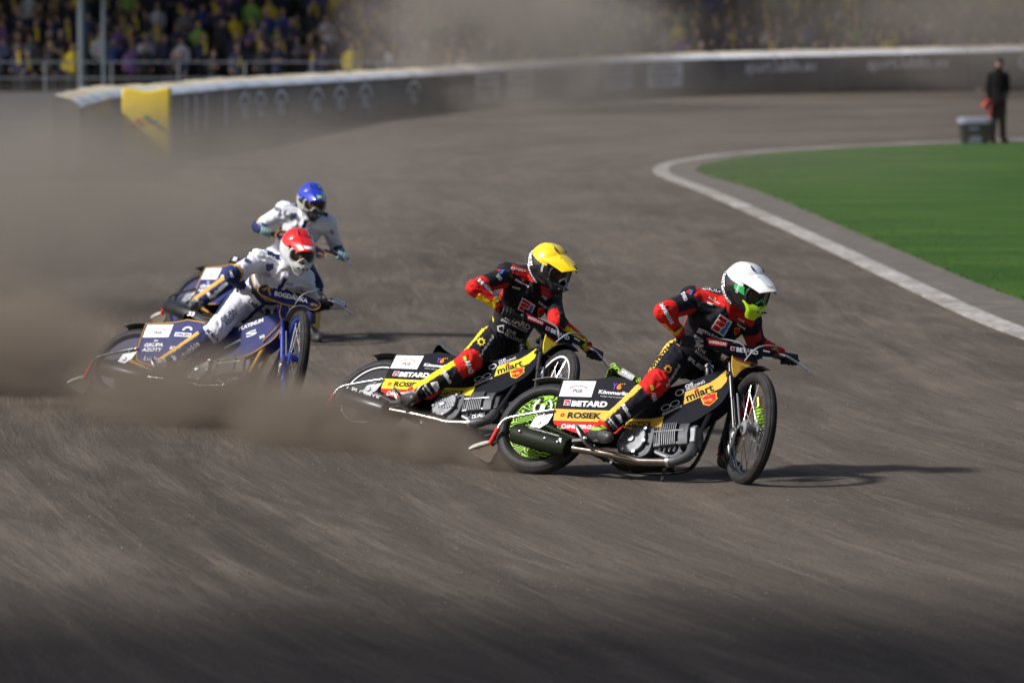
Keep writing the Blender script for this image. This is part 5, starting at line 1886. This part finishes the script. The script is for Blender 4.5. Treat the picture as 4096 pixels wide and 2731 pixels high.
def glove(P, wr, s_, S, M, parent, org, col, col2):
    g = P[s_ + 'hand']
    sg = -1 if s_ == 'r' else 1
    fwd = nrm(M @ (S @ np.array([1.0, 0, 0])))
    bar = nrm(M @ (S @ np.array([0, 1.0, 0]))) * sg      # outward along the bar
    upv = nrm(np.cross(bar * sg, fwd)) * -1
    upv = upv if upv[2] > 0 else -upv
    mb = MB()
    mb.ell(g - fwd * 0.030 + upv * 0.014, (0.048, 0.030, 0.036), np.stack([bar, fwd, upv], 1), 14, 10)
    mb.ell(g - fwd * 0.012 + upv * 0.030, (0.046, 0.028, 0.018), np.stack([bar, fwd, upv], 1), 14, 8)
    for i, (off, k) in enumerate(((-0.036, 0.95), (-0.012, 1.05), (0.013, 1.0), (0.037, 0.85))):
        b = g + bar * off
        pts = [b + upv * 0.032 - fwd * 0.012, b + upv * 0.030 + fwd * 0.026 * k, b - upv * 0.006 + fwd * 0.040 * k, b - upv * 0.034 * k + fwd * 0.016]
        for j in range(3):
            capsule(mb, pts[j], pts[j + 1], 0.0125 - 0.0008 * j, 0.0117 - 0.0008 * j, 8)
    t = [g - fwd * 0.030 - bar * 0.036 - upv * 0.004, g - fwd * 0.008 - bar * 0.052 - upv * 0.026, g + fwd * 0.022 - bar * 0.046 - upv * 0.030]
    capsule(mb, t[0], t[1], 0.015, 0.013, 8)
    capsule(mb, t[1], t[2], 0.013, 0.011, 8)
    capsule(mb, g - fwd * 0.04 + upv * 0.01, wr[s_] + nrm(wr[s_] - g) * 0.02, 0.032, 0.038, 12)
    v, f = remesh(mb, 0.0048, 2)
    c = np.tile(np.array(col, float), (len(v), 1))
    rel = v - g
    c[(rel @ upv > 0.034) & (rel @ fwd < 0.0)] = col2
    return skin_obj('glove', v, f, c, glove_m, parent, org)


def boot(P, s_, tdir, parent, org, col, accent, sole=(0.02, 0.02, 0.02), flat=False):
    ank, knee = P[s_ + 'ank'], P[s_ + 'knee']
    shin = nrm(knee - ank)
    td = np.array(tdir, float)
    if flat:
        td[2] = 0
    td = nrm(td)
    dn = nrm(-shin + td * (shin @ td)) if not flat else np.array([0, 0, -1.0])
    lat = np.cross(td, dn)
    mb = MB()
    capsule(mb, ank + shin * 0.16, ank, 0.060, 0.056, 14)
    heel = ank + dn * 0.058 - td * 0.045
    capsule(mb, ank, heel, 0.054, 0.046, 12)
    ball = ank + dn * 0.068 + td * 0.10
    capsule(mb, heel, ball, 0.044, 0.043, 12)
    capsule(mb, ank + td * 0.01 + dn * 0.02, ball, 0.052, 0.042, 12)
    capsule(mb, ball, ball + td * 0.085, 0.042, 0.034, 12)
    capsule(mb, ball + lat * 0.014, ball + td * 0.06 + lat * 0.012, 0.036, 0.030, 10)
    capsule(mb, ball - lat * 0.014, ball + td * 0.06 - lat * 0.012, 0.036, 0.030, 10)
    v, f = remesh(mb, 0.0075, 2)
    bot = (v - ank) @ dn
    lim = 0.103
    over = bot > lim
    v = v - dn * (np.where(over, bot - lim, 0)[:, None])
    bot = (v - ank) @ dn
    n = vnormals(v, f)
    c = np.tile(np.array(col, float), (len(v), 1))
    rel = (v - ank) @ td
    c[((v - ank) @ shin > 0.02) & (rel > 0.0)] = accent
    sidez = (v - ank) @ lat
    c[(bot > -0.03) & (bot < 0.055) & (rel < 0.085) & (rel > -0.035) & (np.abs(sidez) > 0.012)] = accent
    c[(bot > 0.012) & (bot < 0.03) & (rel < 0.07)] = col
    c[bot > 0.082] = sole
    c[(rel > 0.11)] = np.array(sole) * 1.6 + 0.02
    o = skin_obj('boot', v, f, c, boot_m, parent, org)
    return o


lens_m = NT('goggle_lens')
lens_m.b.inputs['Base Color'].default_value = (0.02, 0.016, 0.016, 1)
lens_m.b.inputs['Roughness'].default_value = 0.06
lens_m.b.inputs['Alpha'].default_value = 0.62
lens_m.b.inputs['Coat Weight'].default_value = 0.6
lens_m = lens_m.m
eye_w = mat('eye_white', (0.6, 0.58, 0.55), 0.3)
eye_d = mat('eye_dark', (0.02, 0.015, 0.012), 0.2)
face_m = mat('face_skin', (0.42, 0.24, 0.17), 0.5, vary=0.1, vscale=30)


def helmet(P, F, U, parent, org, st):
    F = nrm(F)
    U = nrm(np.array(U) - F * (np.array(U) @ F))
    Lf = np.cross(U, F)
    Mx = np.stack([F, Lf, U], 1)
    c0 = P['head']
    k = st.get('size', 1.0)
    W = lambda p: c0 + Mx @ (np.array(p, float) * k) - org

    def shell(sx, sy, sz, g=0.0):
        x, y, z = (0.150 + g) * sx, (0.126 + g) * sy, (0.148 + g) * sz + 0.012
        dn = min(max(-sz / 0.75, 0), 1)
        fr = min(max((sx + 0.1) / 0.9, 0), 1)
        x += 0.062 * dn ** 1.2 * fr
        y *= 1 - 0.20 * dn * fr
        z -= 0.020 * dn * fr
        # brow and crown creases
        ridge = math.exp(-((abs(sy) - 0.30) / 0.07) ** 2) * max(0, sz) * 0.004
        z += ridge
        x -= 0.010 * max(0, -sx) * max(0, -sz)
        return (x, y, z)
    nu, nv = 128, 88
    mb = MB()
    vv, keep = [], []
    for i in range(nv + 1):
        th = math.pi * i / nv
        for j in range(nu):
            ph = 2 * math.pi * j / nu
            vv.append((math.sin(th) * math.cos(ph), math.sin(th) * math.sin(ph), math.cos(th)))
    faces, mi = [], []
    for i in range(nv):
        for j in range(nu):
            q = (i * nu + j, (i + 1) * nu + j, (i + 1) * nu + (j + 1) % nu, i * nu + (j + 1) % nu)
            cx, cy2, cz = np.mean([vv[a] for a in q], axis=0)
            port = cx > 0.25 and -0.50 < cz < 0.26 and abs(cy2) < 0.80 - 0.25 * max(0, -cz)
            if port or cz < -0.86:
                continue
            faces.append(q)
            line = 0.20 - 0.26 * cx
            kind = 0 if cz > line else 1
            if cz < -0.50 and cx > 0.35:
                kind = 2
            if kind == 1 and cx < 0.45 and abs(cz - line + 0.10) < 0.10 and st.get('stripe'):
                kind = 1
            mi.append(kind)
    mb.add([W(shell(*p)) for p in vv], faces)
    hel = mb.build('helmet', gloss_attr, parent, angle=60)
    cc4 = [tuple(st[q].diffuse_color) for q in ('top', 'low', 'chin')]
    ca = hel.data.color_attributes.new('cloth', 'FLOAT_COLOR', 'POINT')
    ca.data.foreach_set('color', np.array([cc4[0] if p[2] > 0.20 - 0.26 * p[0] else (cc4[2] if (p[2] < -0.50 and p[0] > 0.35) else cc4[1]) for p in vv], np.float32).ravel())
    so = hel.modifiers.new('thickness', 'SOLIDIFY')
    so.thickness = 0.012
    so.offset = -1
    # peak
    def pk(u, v):
        a = (u - 0.5) * 2
        az = a * R(74)
        rz = 0.70 - 0.42 * a * a
        cc = math.sqrt(1 - rz * rz)
        root = np.array(shell(math.cos(az) * cc, math.sin(az) * cc, rz, 0.004))
        tip = np.array([0.262 - 0.058 * abs(a) ** 1.6, a * 0.070, 0.056 - 0.030 * a * a + st.get('peak_up', 0.0)])
        side = np.array(shell(math.cos(az) * 0.93, math.sin(az) * 0.93, 0.36, 0.006))
        mid = side * 0.75 + tip * 0.25 + np.array([0.02, 0, 0.028 * (1 - a * a)])
        p = root * (1 - v) ** 2 + mid * 2 * v * (1 - v) + tip * v * v
        p[2] += 0.007 * math.exp(-((abs(a) - 0.42) / 0.12) ** 2) * math.sin(math.pi * v)
        return p
    mb = MB()
    mb.sheet(lambda u, v: W(pk(u, v)), 28, 14, th=lambda u, v: Mx @ np.array([0, 0, -0.006]))
    peak = mb.build('peak', [st['top']], hel, angle=50)
    # vents on the crown
    for a in (-1, 1):
        mb = MB()
        q = np.array(shell(0.45, a * 0.34, 0.82, 0.004))
        mb.ell(W(q), (0.026, 0.009, 0.006), Mx @ rotm((0, 1, 0), 0.5), 10, 6)
        mb.build('vent', mat('vent_shadow', (0.05, 0.05, 0.055), 0.5), hel)
        mb = MB()
        q = np.array(shell(0.80, a * 0.30, 0.52, 0.018))
        mb.ell(W(q), (0.022, 0.008, 0.005), Mx @ rotm((0, 1, 0), 0.2), 10, 6)
        mb.build('vent', MATS['vent_shadow'], hel)
    # mouth guard
    mb = MB()

    def guard(u, v):
        a = (u - 0.5) * 2
        hw = 0.078 * (1 - v) ** 0.8 + 0.020
        z = -0.066 - 0.098 * v + 0.012 * abs(a) * (1 - v) - 0.010 * math.exp(-(a / 0.25) ** 2) * (1 - v)
        x = 0.186 - 0.058 * abs(a) ** 1.4 * (1 - 0.5 * v) + 0.020 * math.sin(math.pi * min(1, v * 1.3)) - 0.030 * v * v
        return W((x, a * hw, z))
    mb.sheet(guard, 14, 8, th=lambda u, v: Mx @ np.array([-0.03, 0, 0.0]))
    mg = mb.build('mouth_guard', st['guard'], hel, bevel=0.004)
    for a in (-1, 1):
        mb = MB()
        mb.ell(W((0.190, a * 0.034, -0.098)), (0.018, 0.013, 0.007), Mx @ rotm((0, 0, 1), a * 0.9), 10, 6)
        mb.build('vent', MATS['vent_shadow'], mg)
    MB().ell(W((0.205, 0, -0.100)), (0.006, 0.014, 0.008), Mx, 10, 6).build('vent', MATS['vent_shadow'], mg)
    # face
    mb = MB()
    mb.ell(W((0.028, 0, -0.02)), (0.098, 0.078, 0.115), Mx, 18, 14)
    mb.ell(W((0.122, 0, -0.035)), (0.020, 0.014, 0.024), Mx, 10, 8)
    for a in (-1, 1):
        mb.ell(W((0.106, a * 0.034, 0.014)), (0.020, 0.026, 0.008), Mx, 10, 6)
    fv, ff = remesh(mb, 0.006, 1)
    fm = MB().add(fv, ff).build('face', face_m, parent)
    for a in (-1, 1):
        MB().ell(W((0.107, a * 0.034, -0.004)), (0.012, 0.014, 0.009), Mx, 10, 8).build('eye', eye_w, fm)
        MB().ell(W((0.117, a * 0.034, -0.004)), (0.005, 0.006, 0.006), Mx, 8, 6).build('pupil', eye_d, fm)
    # goggles
    out = []
    for q in np.linspace(0, 2 * math.pi, 40, endpoint=False):
        cy2, sy2 = math.cos(q), math.sin(q)
        y = 0.094 * math.copysign(abs(cy2) ** 0.55, cy2)
        z = -0.012 + 0.050 * math.copysign(abs(sy2) ** 0.6, sy2)
        if sy2 < 0:
            z += 0.030 * math.exp(-(y / 0.024) ** 2) - 0.010 * math.exp(-((abs(y) - 0.055) / 0.03) ** 2)
        out.append((y, z))
    gx_ = lambda y, z: 0.166 - 4.6 * y * y - 0.5 * (z + 0.01) ** 2
    gog = MB().tube([W((gx_(y, z), y, z)) for y, z in out], 0.0125 * k, 8, closed=True).build('goggles', st['gog'], parent)
    cz = np.mean(out, axis=0)
    mb = MB()
    ng = len(out)
    vv2 = [W((gx_(y, z) + 0.004, y, z)) for y, z in out]
    for kk in (0.66, 0.33):
        vv2 += [W((gx_(cz[0] + (y - cz[0]) * kk, cz[1] + (z - cz[1]) * kk) + 0.006, cz[0] + (y - cz[0]) * kk, cz[1] + (z - cz[1]) * kk)) for y, z in out]
    vv2.append(W((gx_(*cz) + 0.007, cz[0], cz[1])))
    ff2 = [(r_ * ng + i, r_ * ng + (i + 1) % ng, (r_ + 1) * ng + (i + 1) % ng, (r_ + 1) * ng + i) for r_ in range(2) for i in range(ng)] + [(2 * ng + i, 2 * ng + (i + 1) % ng, 3 * ng) for i in range(ng)]
    MB().add(vv2, ff2).build('lens', st.get('lens', lens_m), gog)
    MB().tube([W((gx_(y, z) + 0.006, y, z)) for y, z in ((-0.034, -0.056), (-0.018, -0.040), (0, -0.030), (0.018, -0.040), (0.034, -0.056))], 0.008, 8, smooth=3).build('nose_guard', st['nose'], gog)
    # strap over the shell sides
    for a in (-1, 1):
        mb = MB()
        def strap(u, v):
            az = R(50 + 26 * u)
            zz = -0.06 + 0.05 * u + (v - 0.5) * 0.30 * (1 - 0.45 * u)
            cc = math.sqrt(max(0, 1 - zz * zz))
            return W(shell(math.cos(az) * cc, a * math.sin(az) * cc, zz, 0.004))
        mb.sheet(strap, 16, 3)
        mb.build('strap', st['strap'], gog)

    def side_text(body_, az, el, w, h, m, tilt=0, top=False, name='lettering'):
        """words wrapped on the right flank of the shell"""
        gv, gf = text_geo(body_, 0.05)
        pts = []
        for p, q in gv:
            pp = p * w * math.cos(R(tilt)) - q * h * math.sin(R(tilt))
            qq = p * w * math.sin(R(tilt)) + q * h * math.cos(R(tilt))
            aa = R(az) + pp / 0.13
            zz = math.sin(R(el) + qq / 0.14)
            cc = math.sqrt(max(0, 1 - zz * zz))
            pts.append(W(shell(math.cos(aa) * cc, math.sin(aa) * cc, zz, 0.0055)))
        MB().add(pts, gf).build(name, m, hel)
    for t in st.get('words', []):
        side_text(*t)
    for (u0, v0, w, h, m, words, mw) in st.get('peak_labels', []):
        mb = MB()
        mb.sheet(lambda u, v: W(pk(u0 + (u - 0.5) * w, v0 + (v - 0.5) * h)) + Mx @ np.array([0.001, 0, 0.002]), 6, 3)
        mb.build('print', m, peak)
        if words:
            gv, gf = text_geo(words, 0.02)
            MB().add([W(pk(u0 + p * w * 0.8, v0 - q * h * 0.5)) + Mx @ np.array([0.0015, 0, 0.0035]) for p, q in gv], gf).build('lettering', mw, peak)
    return hel


gloss = lambda n_, c_: mat(n_, c_, 0.22, coat=0.6, spec=0.5)
H_ST = {
    1: dict(top=gloss('shell_white', (0.78, 0.79, 0.80)), low=mat('shell_black', (0.012, 0.012, 0.014), 0.35), chin=MATS['shell_black'], guard=mat('guard_lime', (0.50, 0.80, 0.02), 0.4), gog=mat('goggle_black', (0.012, 0.012, 0.013), 0.4), nose=mat('goggle_green', (0.02, 0.52, 0.12), 0.4), strap=MATS['goggle_green'], size=1.06,
            words=[('LEATT', -122, 4, 0.10, 0.040, white_p, -62), ('BETARD', -104, -30, 0.12, 0.028, white_p, -55), ('LEATT', -66, -2, 0.05, 0.014, white_p, 70)], peak_labels=[(0.40, 0.80, 0.30, 0.18, mat('label_pale', (0.70, 0.74, 0.74), 0.4), 'TICKETS', black_p)]),
    2: dict(top=gloss('shell_yellow', (0.86, 0.62, 0.01)), low=MATS['shell_black'], chin=MATS['shell_black'], guard=mat('guard_black', (0.014, 0.014, 0.015), 0.25, coat=0.5), gog=MATS['goggle_black'], nose=mat('nose_white', (0.6, 0.62, 0.62), 0.4), strap=MATS['goggle_black'], size=1.06,
            words=[('OAKLEY', -116, 6, 0.11, 0.040, white_p, -50), ('JANOWSKI', -104, -30, 0.13, 0.026, white_p, -58), ('OAKLEY', -66, -2, 0.05, 0.013, white_p, 80)], peak_labels=[(0.60, 0.82, 0.20, 0.24, black_p, 'III', green_p)]),
    3: dict(top=gloss('shell_red', (0.66, 0.008, 0.006)), low=mat('shell_pale', (0.66, 0.66, 0.68), 0.3, coat=0.4), chin=MATS['shell_pale'], guard=mat('guard_white', (0.66, 0.66, 0.64), 0.35), gog=mat('goggle_pale', (0.55, 0.56, 0.55), 0.4), nose=MATS['nose_white'], strap=MATS['goggle_pale'], size=1.05,
            words=[], peak_labels=[(0.55, 0.80, 0.5, 0.22, white_p, None, None)]),
    4: dict(top=gloss('shell_blue', (0.012, 0.035, 0.42)), low=mat('shell_bone', (0.45, 0.46, 0.40), 0.35), chin=MATS['shell_black'], guard=MATS['guard_black'], gog=mat('goggle_bone', (0.42, 0.42, 0.36), 0.4), nose=MATS['goggle_bone'], strap=MATS['goggle_black'], size=1.05,
            words=[], peak_labels=[(0.55, 0.75, 0.22, 0.24, green_p, None, None)]),
}
R_ST = {
    1: dict(team='A', F=ruc(0.64, -0.24, 0.72), U=ruc(0.26, 0.95, 0.1), label='person racing in black and red suit with white helmet, leading the field', gl=((0.012, 0.012, 0.014), (0.02, 0.02, 0.022)), rb=((0.015, 0.016, 0.017), (0.28, 0.55, 0.03)), lb=((0.02, 0.02, 0.022), (0.028, 0.028, 0.03))),
    2: dict(team='B', F=ruc(0.66, -0.26, 0.68), U=ruc(0.26, 0.95, 0.1), label='person racing in black and red suit with yellow helmet, running second', gl=((0.012, 0.012, 0.014), (0.25, 0.25, 0.26)), rb=((0.05, 0.05, 0.05), (0.45, 0.45, 0.45)), lb=((0.02, 0.02, 0.022), (0.028, 0.028, 0.03))),
    3: dict(team='C', F=ruc(0.36, -0.20, 0.90), U=ruc(0.22, 0.95, 0.16), label='person racing in white and navy suit with red helmet and white gloves', gl=((0.62, 0.62, 0.66), (0.66, 0.66, 0.70)), rb=((0.05, 0.05, 0.055), (0.40, 0.42, 0.40)), lb=((0.02, 0.02, 0.022), (0.03, 0.03, 0.03))),
    4: dict(team='D', F=ruc(0.30, -0.15, 0.94), U=ruc(0.12, 0.97, 0.15), label='person racing in white and navy suit with blue helmet, last of the four', gl=((0.22, 0.36, 0.37), (0.28, 0.42, 0.43)), rb=((0.05, 0.05, 0.055), (0.40, 0.42, 0.40)), lb=((0.02, 0.02, 0.022), (0.03, 0.03, 0.03))),
}
for r_ in (1, 2, 3, 4):
    st_ = R_ST[r_]
    bk_, Mb, offb, Sb = BIKES[r_]
    J = dict(JOINTS[r_])
    tolocal = lambda p: Mb @ np.array(p, float) + offb
    stl = lambda p: Sb @ (np.array(p) - PIV) + PIV
    J['rhand'] = tolocal(stl((1.239, -0.372, 0.958)))
    J['lhand'] = tolocal(stl((1.239, 0.372, 0.958)))
    pel = np.array(J['pel'])
    org = np.array([pel[0], pel[1], 0.0])
    root = empty('person', org, st_['label'], 'person', 'speedway riders')
    suit, bvh, P, wr, ax_, acr_ = body(J, st_['team'], root, org, r_)
    for d in DECALS[r_]:
        print_on(bvh, org, P['neck'], d, suit, st_['team'])
    for s_ in 'rl':
        glove(P, wr, s_, Sb, Mb, root, org, *st_['gl'])
    boot(P, 'r', Mb @ np.array([0.80, -0.55, -0.30]), root, org, *st_['rb'])
    boot(P, 'l', ruc(0.35, 0, 0.9), root, org, *st_['lb'], flat=True)
    helmet(P, st_['F'], st_['U'], root, org, H_ST[r_])

# ================================================================== track marshal and the black tub beside him
dark_c = mat('marshal_black', (0.008, 0.008, 0.010), 0.75, vary=0.2, vscale=10)
mo = empty('person', (10.42, 91.6, 0.035), 'track marshal in dark clothing holding a red flag at the lawn edge', 'person')
mb = MB()
for sx, dx in ((-1, -0.10), (1, 0.10)):
    capsule(mb, (dx * 1.15, -0.02 * sx, 0.10), (dx * 0.95, 0, 0.48), 0.068, 0.08)
    capsule(mb, (dx * 0.95, 0, 0.48), (dx * 0.8, 0, 0.92), 0.085, 0.11)
    capsule(mb, (dx * 1.15, -0.02 * sx, 0.05), (dx * 1.3 + 0.06, -0.12, 0.045), 0.05, 0.042)
rg = []
for z, rx, ry in ((0.80, 0.165, 0.13), (0.95, 0.185, 0.145), (1.15, 0.185, 0.14), (1.35, 0.20, 0.135), (1.48, 0.17, 0.11), (1.56, 0.07, 0.07)):
    rg.append([(rx * math.cos(a), ry * math.sin(a), z) for a in np.linspace(0, 2 * math.pi, 18, endpoint=False)])
mb.rings(rg)
capsule(mb, (-0.17, 0, 1.44), (-0.22, -0.03, 1.14), 0.068, 0.058)
capsule(mb, (-0.22, -0.03, 1.14), (-0.21, -0.10, 0.90), 0.056, 0.042)
capsule(mb, (0.17, 0, 1.44), (0.20, -0.02, 1.14), 0.068, 0.058)
capsule(mb, (0.20, -0.02, 1.14), (0.13, -0.14, 0.95), 0.056, 0.042)
for hx, hy, hz in ((-0.21, -0.12, 0.84), (0.11, -0.17, 0.91)):
    capsule(mb, (hx, hy, hz + 0.05), (hx, hy, hz), 0.034, 0.03, 10)
    for q in range(4):
        capsule(mb, (hx - 0.024 + 0.016 * q, hy - 0.01, hz - 0.02), (hx - 0.024 + 0.016 * q, hy - 0.022, hz - 0.075 + 0.006 * abs(q - 1)), 0.009, 0.008, 6)
    capsule(mb, (hx + 0.03, hy, hz), (hx + 0.042, hy - 0.025, hz - 0.04), 0.010, 0.009, 6)
capsule(mb, (0, 0, 1.52), (0.01, -0.01, 1.62), 0.06, 0.06)
mb.ell((0.02, -0.02, 1.69), (0.085, 0.10, 0.12), None, 16, 12)
mb.ell((0.035, -0.12, 1.68), (0.015, 0.02, 0.02), None, 8, 6)
v_, f_ = remesh(mb, 0.012, 3)
c_ = np.tile(np.array([0.003, 0.003, 0.004]), (len(v_), 1))
c_[(v_[:, 2] > 1.60) & (v_[:, 2] < 1.72) & (v_[:, 1] < -0.03)] = (0.25, 0.15, 0.11)
c_[v_[:, 2] < 0.88 - 10] = (0, 0, 0)
skin_obj('body', v_, f_, c_, attr_mat('marshal_cloth', 0.85, 0.1, 0.0), mo, np.zeros(3))
mbh = MB()
mbh.ell((0.02, -0.005, 1.745), (0.093, 0.108, 0.085), None, 16, 8)
mbh.ell((0.03, -0.11, 1.735), (0.07, 0.06, 0.012), None, 12, 6)
mbh.build('cap', dark_c, mo)
fl = empty('flag', (10.42 - 0.24, 91.6 - 0.15, 0.035), 'furled red flag held in the hand of the track marshal', 'flag')
MB().tube([(0.03, 0, 0.95), (0.06, 0, 0.12)], 0.012, 8).build('stick', mat('stick_wood', (0.2, 0.13, 0.07), 0.6), fl)
mb = MB()
mb.sheet(lambda u, v: (-0.10 + 0.20 * u + 0.06 * math.sin(v * 6) * 0.3 - 0.02 * v, 0.05 * math.sin(u * 9 + v * 2), 0.98 - 0.22 * v - 0.06 * u), 8, 6, th=lambda u, v: (0, 0.006, 0))
mb.sheet(lambda u, v: (0.0 + 0.10 * u, 0.035 * math.sin(u * 7 + v * 3), 0.80 - 0.55 * v), 6, 8, th=lambda u, v: (0, 0.006, 0))
mb.build('cloth', mat('flag_red', (0.22, 0.02, 0.015), 0.7), fl)
tub = empty('water_tub', (9.88, 91.15, 0.03), 'black tub with pale rim standing on the lawn edge', 'tub')
mb = MB()
rg = []
for z, k in ((0, 0.86), (0.06, 0.9), (0.40, 1.0), (0.44, 1.02)):
    rg.append([(0.33 * k * math.copysign(abs(math.cos(a)) ** 0.35, math.cos(a)), 0.34 * k * math.copysign(abs(math.sin(a)) ** 0.35, math.sin(a)), z) for a in np.linspace(0, 2 * math.pi, 32, endpoint=False)])
mb.rings(rg)
mb.build('body', mat('tub_black', (0.010, 0.011, 0.014), 0.4), tub)
mb = MB()
mb.rings([[(0.36 * k * math.copysign(abs(math.cos(a)) ** 0.35, math.cos(a)), 0.38 * k * math.copysign(abs(math.sin(a)) ** 0.35, math.sin(a)), z) for a in np.linspace(0, 2 * math.pi, 32, endpoint=False)] for z, k in ((0.43, 1), (0.50, 1.02), (0.54, 1.0), (0.55, 0.9))])
mb.build('rim', mat('tub_rim', (0.20, 0.21, 0.27), 0.4), tub)
patch(tub, [(-0.18, 0.02), (0.12, 0.02), (0.09, 0.17), (-0.12, 0.17)], mat('tub_label', (0.12, 0.14, 0.20), 0.5), (0, -0.325, 0.0), (1, 0, 0), (0, -0.1, 1))
patch(tub, [(-0.16, 0.30), (0.05, 0.30), (0.05, 0.36), (-0.16, 0.36)], MATS['tub_label'], (0, -0.318, 0.0), (1, 0, 0), (0, -0.1, 1))

# ================================================================== dust in the air
def dust(name, loc, rad, dens, col, nscale, rz=0.0, ry=0.0, seed=0.0, thr=0.42, label='', soft=1.0):
    m = bpy.data.materials.new('dust_' + str(seed))
    m.use_nodes = True
    t = m.node_tree
    t.nodes.clear()
    out = t.nodes.new('ShaderNodeOutputMaterial')
    vol = t.nodes.new('ShaderNodeVolumePrincipled')
    vol.inputs['Color'].default_value = (*col, 1)
    vol.inputs['Anisotropy'].default_value = 0.1
    tc = t.nodes.new('ShaderNodeTexCoord')
    mp = t.nodes.new('ShaderNodeMapping')
    mp.inputs['Scale'].default_value = (rad[0] * nscale, rad[1] * nscale, rad[2] * nscale * 1.6)
    mp.inputs['Location'].default_value = (seed * 3.1, seed * 1.7, seed)
    no = t.nodes.new('ShaderNodeTexNoise')
    no.inputs['Scale'].default_value = 1.0
    no.inputs['Detail'].default_value = 5
    no.inputs['Roughness'].default_value = 0.58
    no.inputs['Distortion'].default_value = 0.6
    ln = t.nodes.new('ShaderNodeVectorMath')
    ln.operation = 'LENGTH'
    fa = t.nodes.new('ShaderNodeMapRange')
    fa.interpolation_type = 'SMOOTHSTEP'
    for i, q in enumerate((1.0, 1.0 - 0.85 * soft, 0.0, 1.0)):
        fa.inputs[i + 1].default_value = q
    nr = t.nodes.new('ShaderNodeMapRange')
    for i, q in enumerate((thr - 0.05, thr + 0.13, 0.0, 1.0)):
        nr.inputs[i + 1].default_value = q
    mu = t.nodes.new('ShaderNodeMath')
    mu.operation = 'MULTIPLY'
    m2 = t.nodes.new('ShaderNodeMath')
    m2.operation = 'MULTIPLY'
    m2.inputs[1].default_value = dens
    t.links.new(tc.outputs['Object'], mp.inputs['Vector'])
    t.links.new(mp.outputs[0], no.inputs['Vector'])
    t.links.new(tc.outputs['Object'], ln.inputs[0])
    t.links.new(ln.outputs['Value'], fa.inputs[0])
    t.links.new(no.outputs[0], nr.inputs[0])
    t.links.new(fa.outputs[0], mu.inputs[0])
    t.links.new(nr.outputs[0], mu.inputs[1])
    t.links.new(mu.outputs[0], m2.inputs[0])
    t.links.new(m2.outputs[0], vol.inputs['Density'])
    t.links.new(vol.outputs[0], out.inputs['Volume'])
    mb = MB().ell((0, 0, 0), (1, 1, 1), None, 24, 14)
    o = mb.build(name, m, weld=True)
    o.location = loc
    o.scale = rad
    o.rotation_euler = (0, ry, rz)
    tag(o, label, 'dust', kind='stuff')
    return o


DC = (0.42, 0.37, 0.315)
DB = (0.40, 0.325, 0.255)
dust('dust_cloud', (-6.6, 54, 0.3), (7.4, 16, 1.9), 0.15, DC, 0.34, seed=1.0, thr=0.44, label='wide brown dust cloud drifting along the padded fence')
dust('dust_cloud', (-5.2, 78, 0.2), (5.5, 9, 1.5), 0.09, DC, 0.4, seed=1.5, thr=0.42, label='low dust lying against the foot of the padded fence')
dust('dust_cloud', (0.2, 107, 2.2), (5.4, 8, 4.2), 0.62, (0.52, 0.46, 0.40), 0.36, seed=2.0, thr=0.48, label='pale dust billow rising over the far fence')
dust('dust_cloud', (13, 121, 2.6), (9.5, 8, 3.2), 0.18, DC, 0.25, seed=3.0, thr=0.44, label='thin dust veil over the crowd at the far bend')
dust('dust_cloud', (1.0, 70, 0.3), (10, 34, 2.2), 0.018, DC, 0.15, seed=8.0, thr=0.40, label='thin dusty air hanging over the bend')
# spray thrown back by the leading rear wheel: it leaves the tyre low and spreads as it goes
for i_, (px, py, pz, a_, b_, c_, dn) in enumerate(((-0.10, 28.1, 0.06, 0.5, 0.20, 0.14, 12.0), (-0.62, 28.8, 0.09, 0.85, 0.36, 0.25, 8.0), (-1.35, 29.75, 0.13, 1.25, 0.52, 0.38, 5.5), (-2.4, 31.3, 0.18, 1.7, 0.72, 0.52, 4.0), (-4.2, 33.7, 0.26, 2.3, 1.1, 0.80, 2.6))):
    dust('dust_plume', (px, py, pz), (a_, b_, c_), dn, DB, 1.5 - 0.15 * i_, seed=10.0 + i_, thr=0.40, rz=R(-54), label=('brown spray at the foot of', 'low dust just behind', 'spreading dust behind', 'drifting dust well behind', 'dust hanging far behind')[i_] + ' the leading rear wheel')
dust('dust_plume', (-1.6, 30.6, 0.10), (0.9, 0.4, 0.28), 4.0, DB, 1.4, seed=9.0, thr=0.40, rz=R(-50), label='dust thrown up by the second rear wheel')
dust('dust_cloud', (-6.5, 36.6, 0.6), (3.0, 2.4, 1.6), 1.2, DB, 0.9, seed=5.0, thr=0.44, label='dense dust behind the number 33 motorcycle')
dust('dust_cloud', (-5.0, 42.5, 0.8), (3.8, 3.2, 1.8), 0.42, DC, 0.7, seed=6.0, thr=0.42, label='dust trailing behind the last motorcycle')
